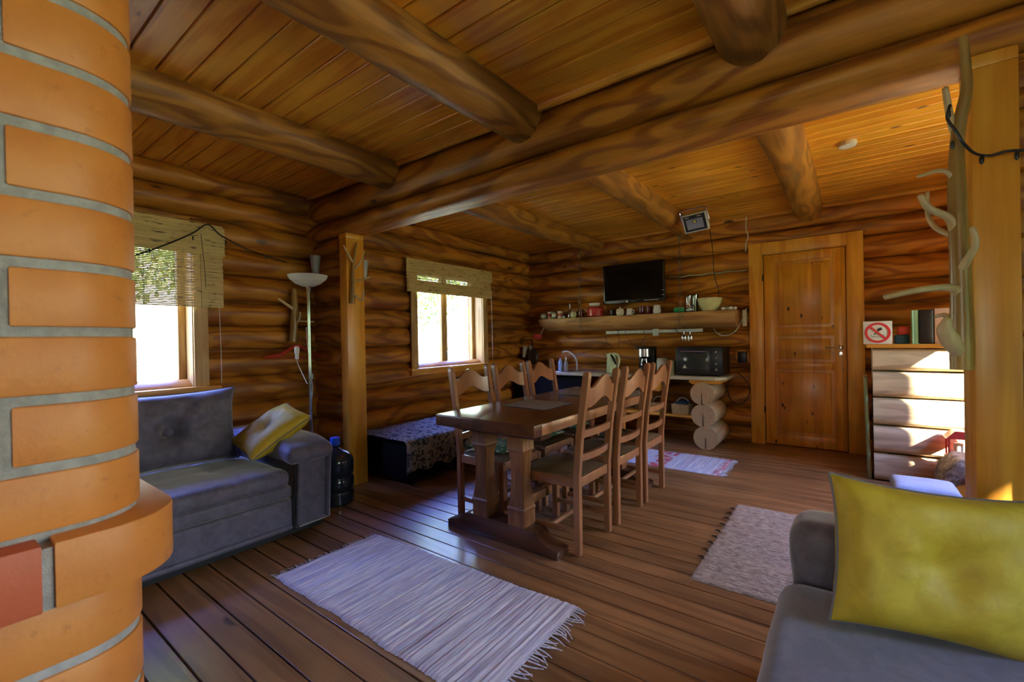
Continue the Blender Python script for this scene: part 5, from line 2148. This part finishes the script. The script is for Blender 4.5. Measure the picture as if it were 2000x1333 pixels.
# stool, sheepskin chair, red lantern
t = thing('foot_stool', 'low stool with a blue-grey cushion in front of the log pier', 'stool', (.40, 4.02, 0))
bm = B()
softbox(bm, .225, .56, 3.86, 4.18, .165, .235, .03, 8, .01, .003, 4)
O('stool_cushion', bm, 'bluecloth', t, smooth=70)
for a in (.25, .51):
    for b in (3.89, 4.13):
        bm = B()
        box(bm, a, a + .03, b, b + .03, 0, .17, .003)
        O('leg', bm, 'pine_z', t)
t = thing('low_chair', 'low chair under a brown sheepskin between stool and log pier', 'chair', (.72, 4.42, 0))
bm = B()
box(bm, .56, .98, 4.27, 4.57, .0, .22, .01)
O('chair_base', bm, 'pine_x', t)
bm = B()
vs = softbox(bm, .50, 1.0, 4.22, 4.60, .20, .36, .07, 16, .01, .012, 9)
for v in vs:
    if v.co.x < .60:
        v.co.z -= (.60 - v.co.x) * 1.1
    v.co += mnoise.noise_vector(v.co * 45) * .010
o = O('sheepskin', bm, 'fur', loc=(.75, 4.4, .2), smooth=40)
tag(o, 'brown and white sheepskin draped over the low chair by the log pier', 'sheepskin')
t = thing('lantern', 'red metal lantern standing on the floor against the log pier', 'lantern', (.66, 4.70, 0))
bm = B()
box(bm, .585, .735, 4.635, 4.775, 0, .30, .006)
O('lantern_stand', bm, 'stone', t)
bm = B()
box(bm, .59, .73, 4.64, 4.77, .30, .31, .003)
for a in (.592, .718):
    for b in (4.642, 4.758):
        box(bm, a, a + .012, b, b + .012, .31, .44)
prism(bm, [(.58, .44), (.74, .44), (.69, .50), (.63, .50)], 1, 4.63, 4.78)
O('lantern_frame', bm, 'red', t)
bm = B()
lathe(bm, [(.03, .31), (.03, .40), (.004, .405)], (.66, 4.705, 0), 16)
O('candle', bm, 'cream', t)

# ---------------------------------------------------------------- outdoors
bm = B()
box(bm, -60, 60, -60, 60, -.65, -.6)
for v in bm.verts:
    pass
o = O('ground', bm, 'grass', smooth=0)
o['kind'] = 'structure'
def tree(x, y, h, rx, lab, seed, n=1500, z0=.8):
    rnd = random.Random(seed)
    t = thing('tree', lab, 'tree', (x, y, -.6), 'trees outside the windows')
    bm = B()
    tube(bm, [(x, y, -.6), (x + .05, y, h * .4), (x, y + .05, h * .8)], [.12, .08, .03], 8, 4)
    O('trunk', bm, 'bark', t)
    bm = B()
    for i in range(n):
        while True:
            p = Vector((rnd.uniform(-1, 1), rnd.uniform(-1, 1), rnd.uniform(-1, 1)))
            if p.length < 1 and p.length > .35 and mnoise.noise(p * 2.2 + Vector((seed, 0, 0))) > -.25:
                break
        c = Vector((x + p.x * rx, y + p.y * rx, (h + z0) / 2 + p.z * (h - z0) / 2))
        e = Euler((rnd.uniform(0, 6), rnd.uniform(0, 6), rnd.uniform(0, 6))).to_matrix()
        s_ = rnd.uniform(.035, .075)
        vs = [bm.verts.new(c + e @ Vector(q) * s_) for q in ((-1, -.5, 0), (0, -.7, 0), (1, 0, 0), (0, .7, 0), (-1, .5, 0))]
        bm.faces.new(vs)
    O('foliage', bm, 'leaf', t, smooth=0)
tree(-8.6, 1.3, 5.2, 1.7, 'leafy tree outside the front room window, seen through the blind', 3, 6000, 1.7)
tree(-11.6, 4.6, 5.5, 1.6, 'leafy tree outside between the two left windows', 5, 4000, 1.6)
tree(-9.3, 8.0, 5.6, 1.7, 'leafy tree outside the kitchen window, seen at its right side', 8, 4500, 1.5)
# unseen blocker, added to keep sun out; its gap lights the right post
def sun_screen():
    t = thing('sun_screen', 'added unseen screen that blocks the sun outside the right side windows', 'sun_screen', (8.5, -4, -.6))
    bm = B()
    for a, b, c, d in ((-13.0, -2.785, -.6, 7.6), (-2.60, -.17, -.6, 7.6), (-2.95, -2.5, -.6, 6.45), (-2.95, -2.5, 6.80, 7.6)):
        box(bm, 8.0, 8.25, a, b, c, d)
    O('sun_screen_panels', bm, 'leaf', t, smooth=0)
sun_screen()
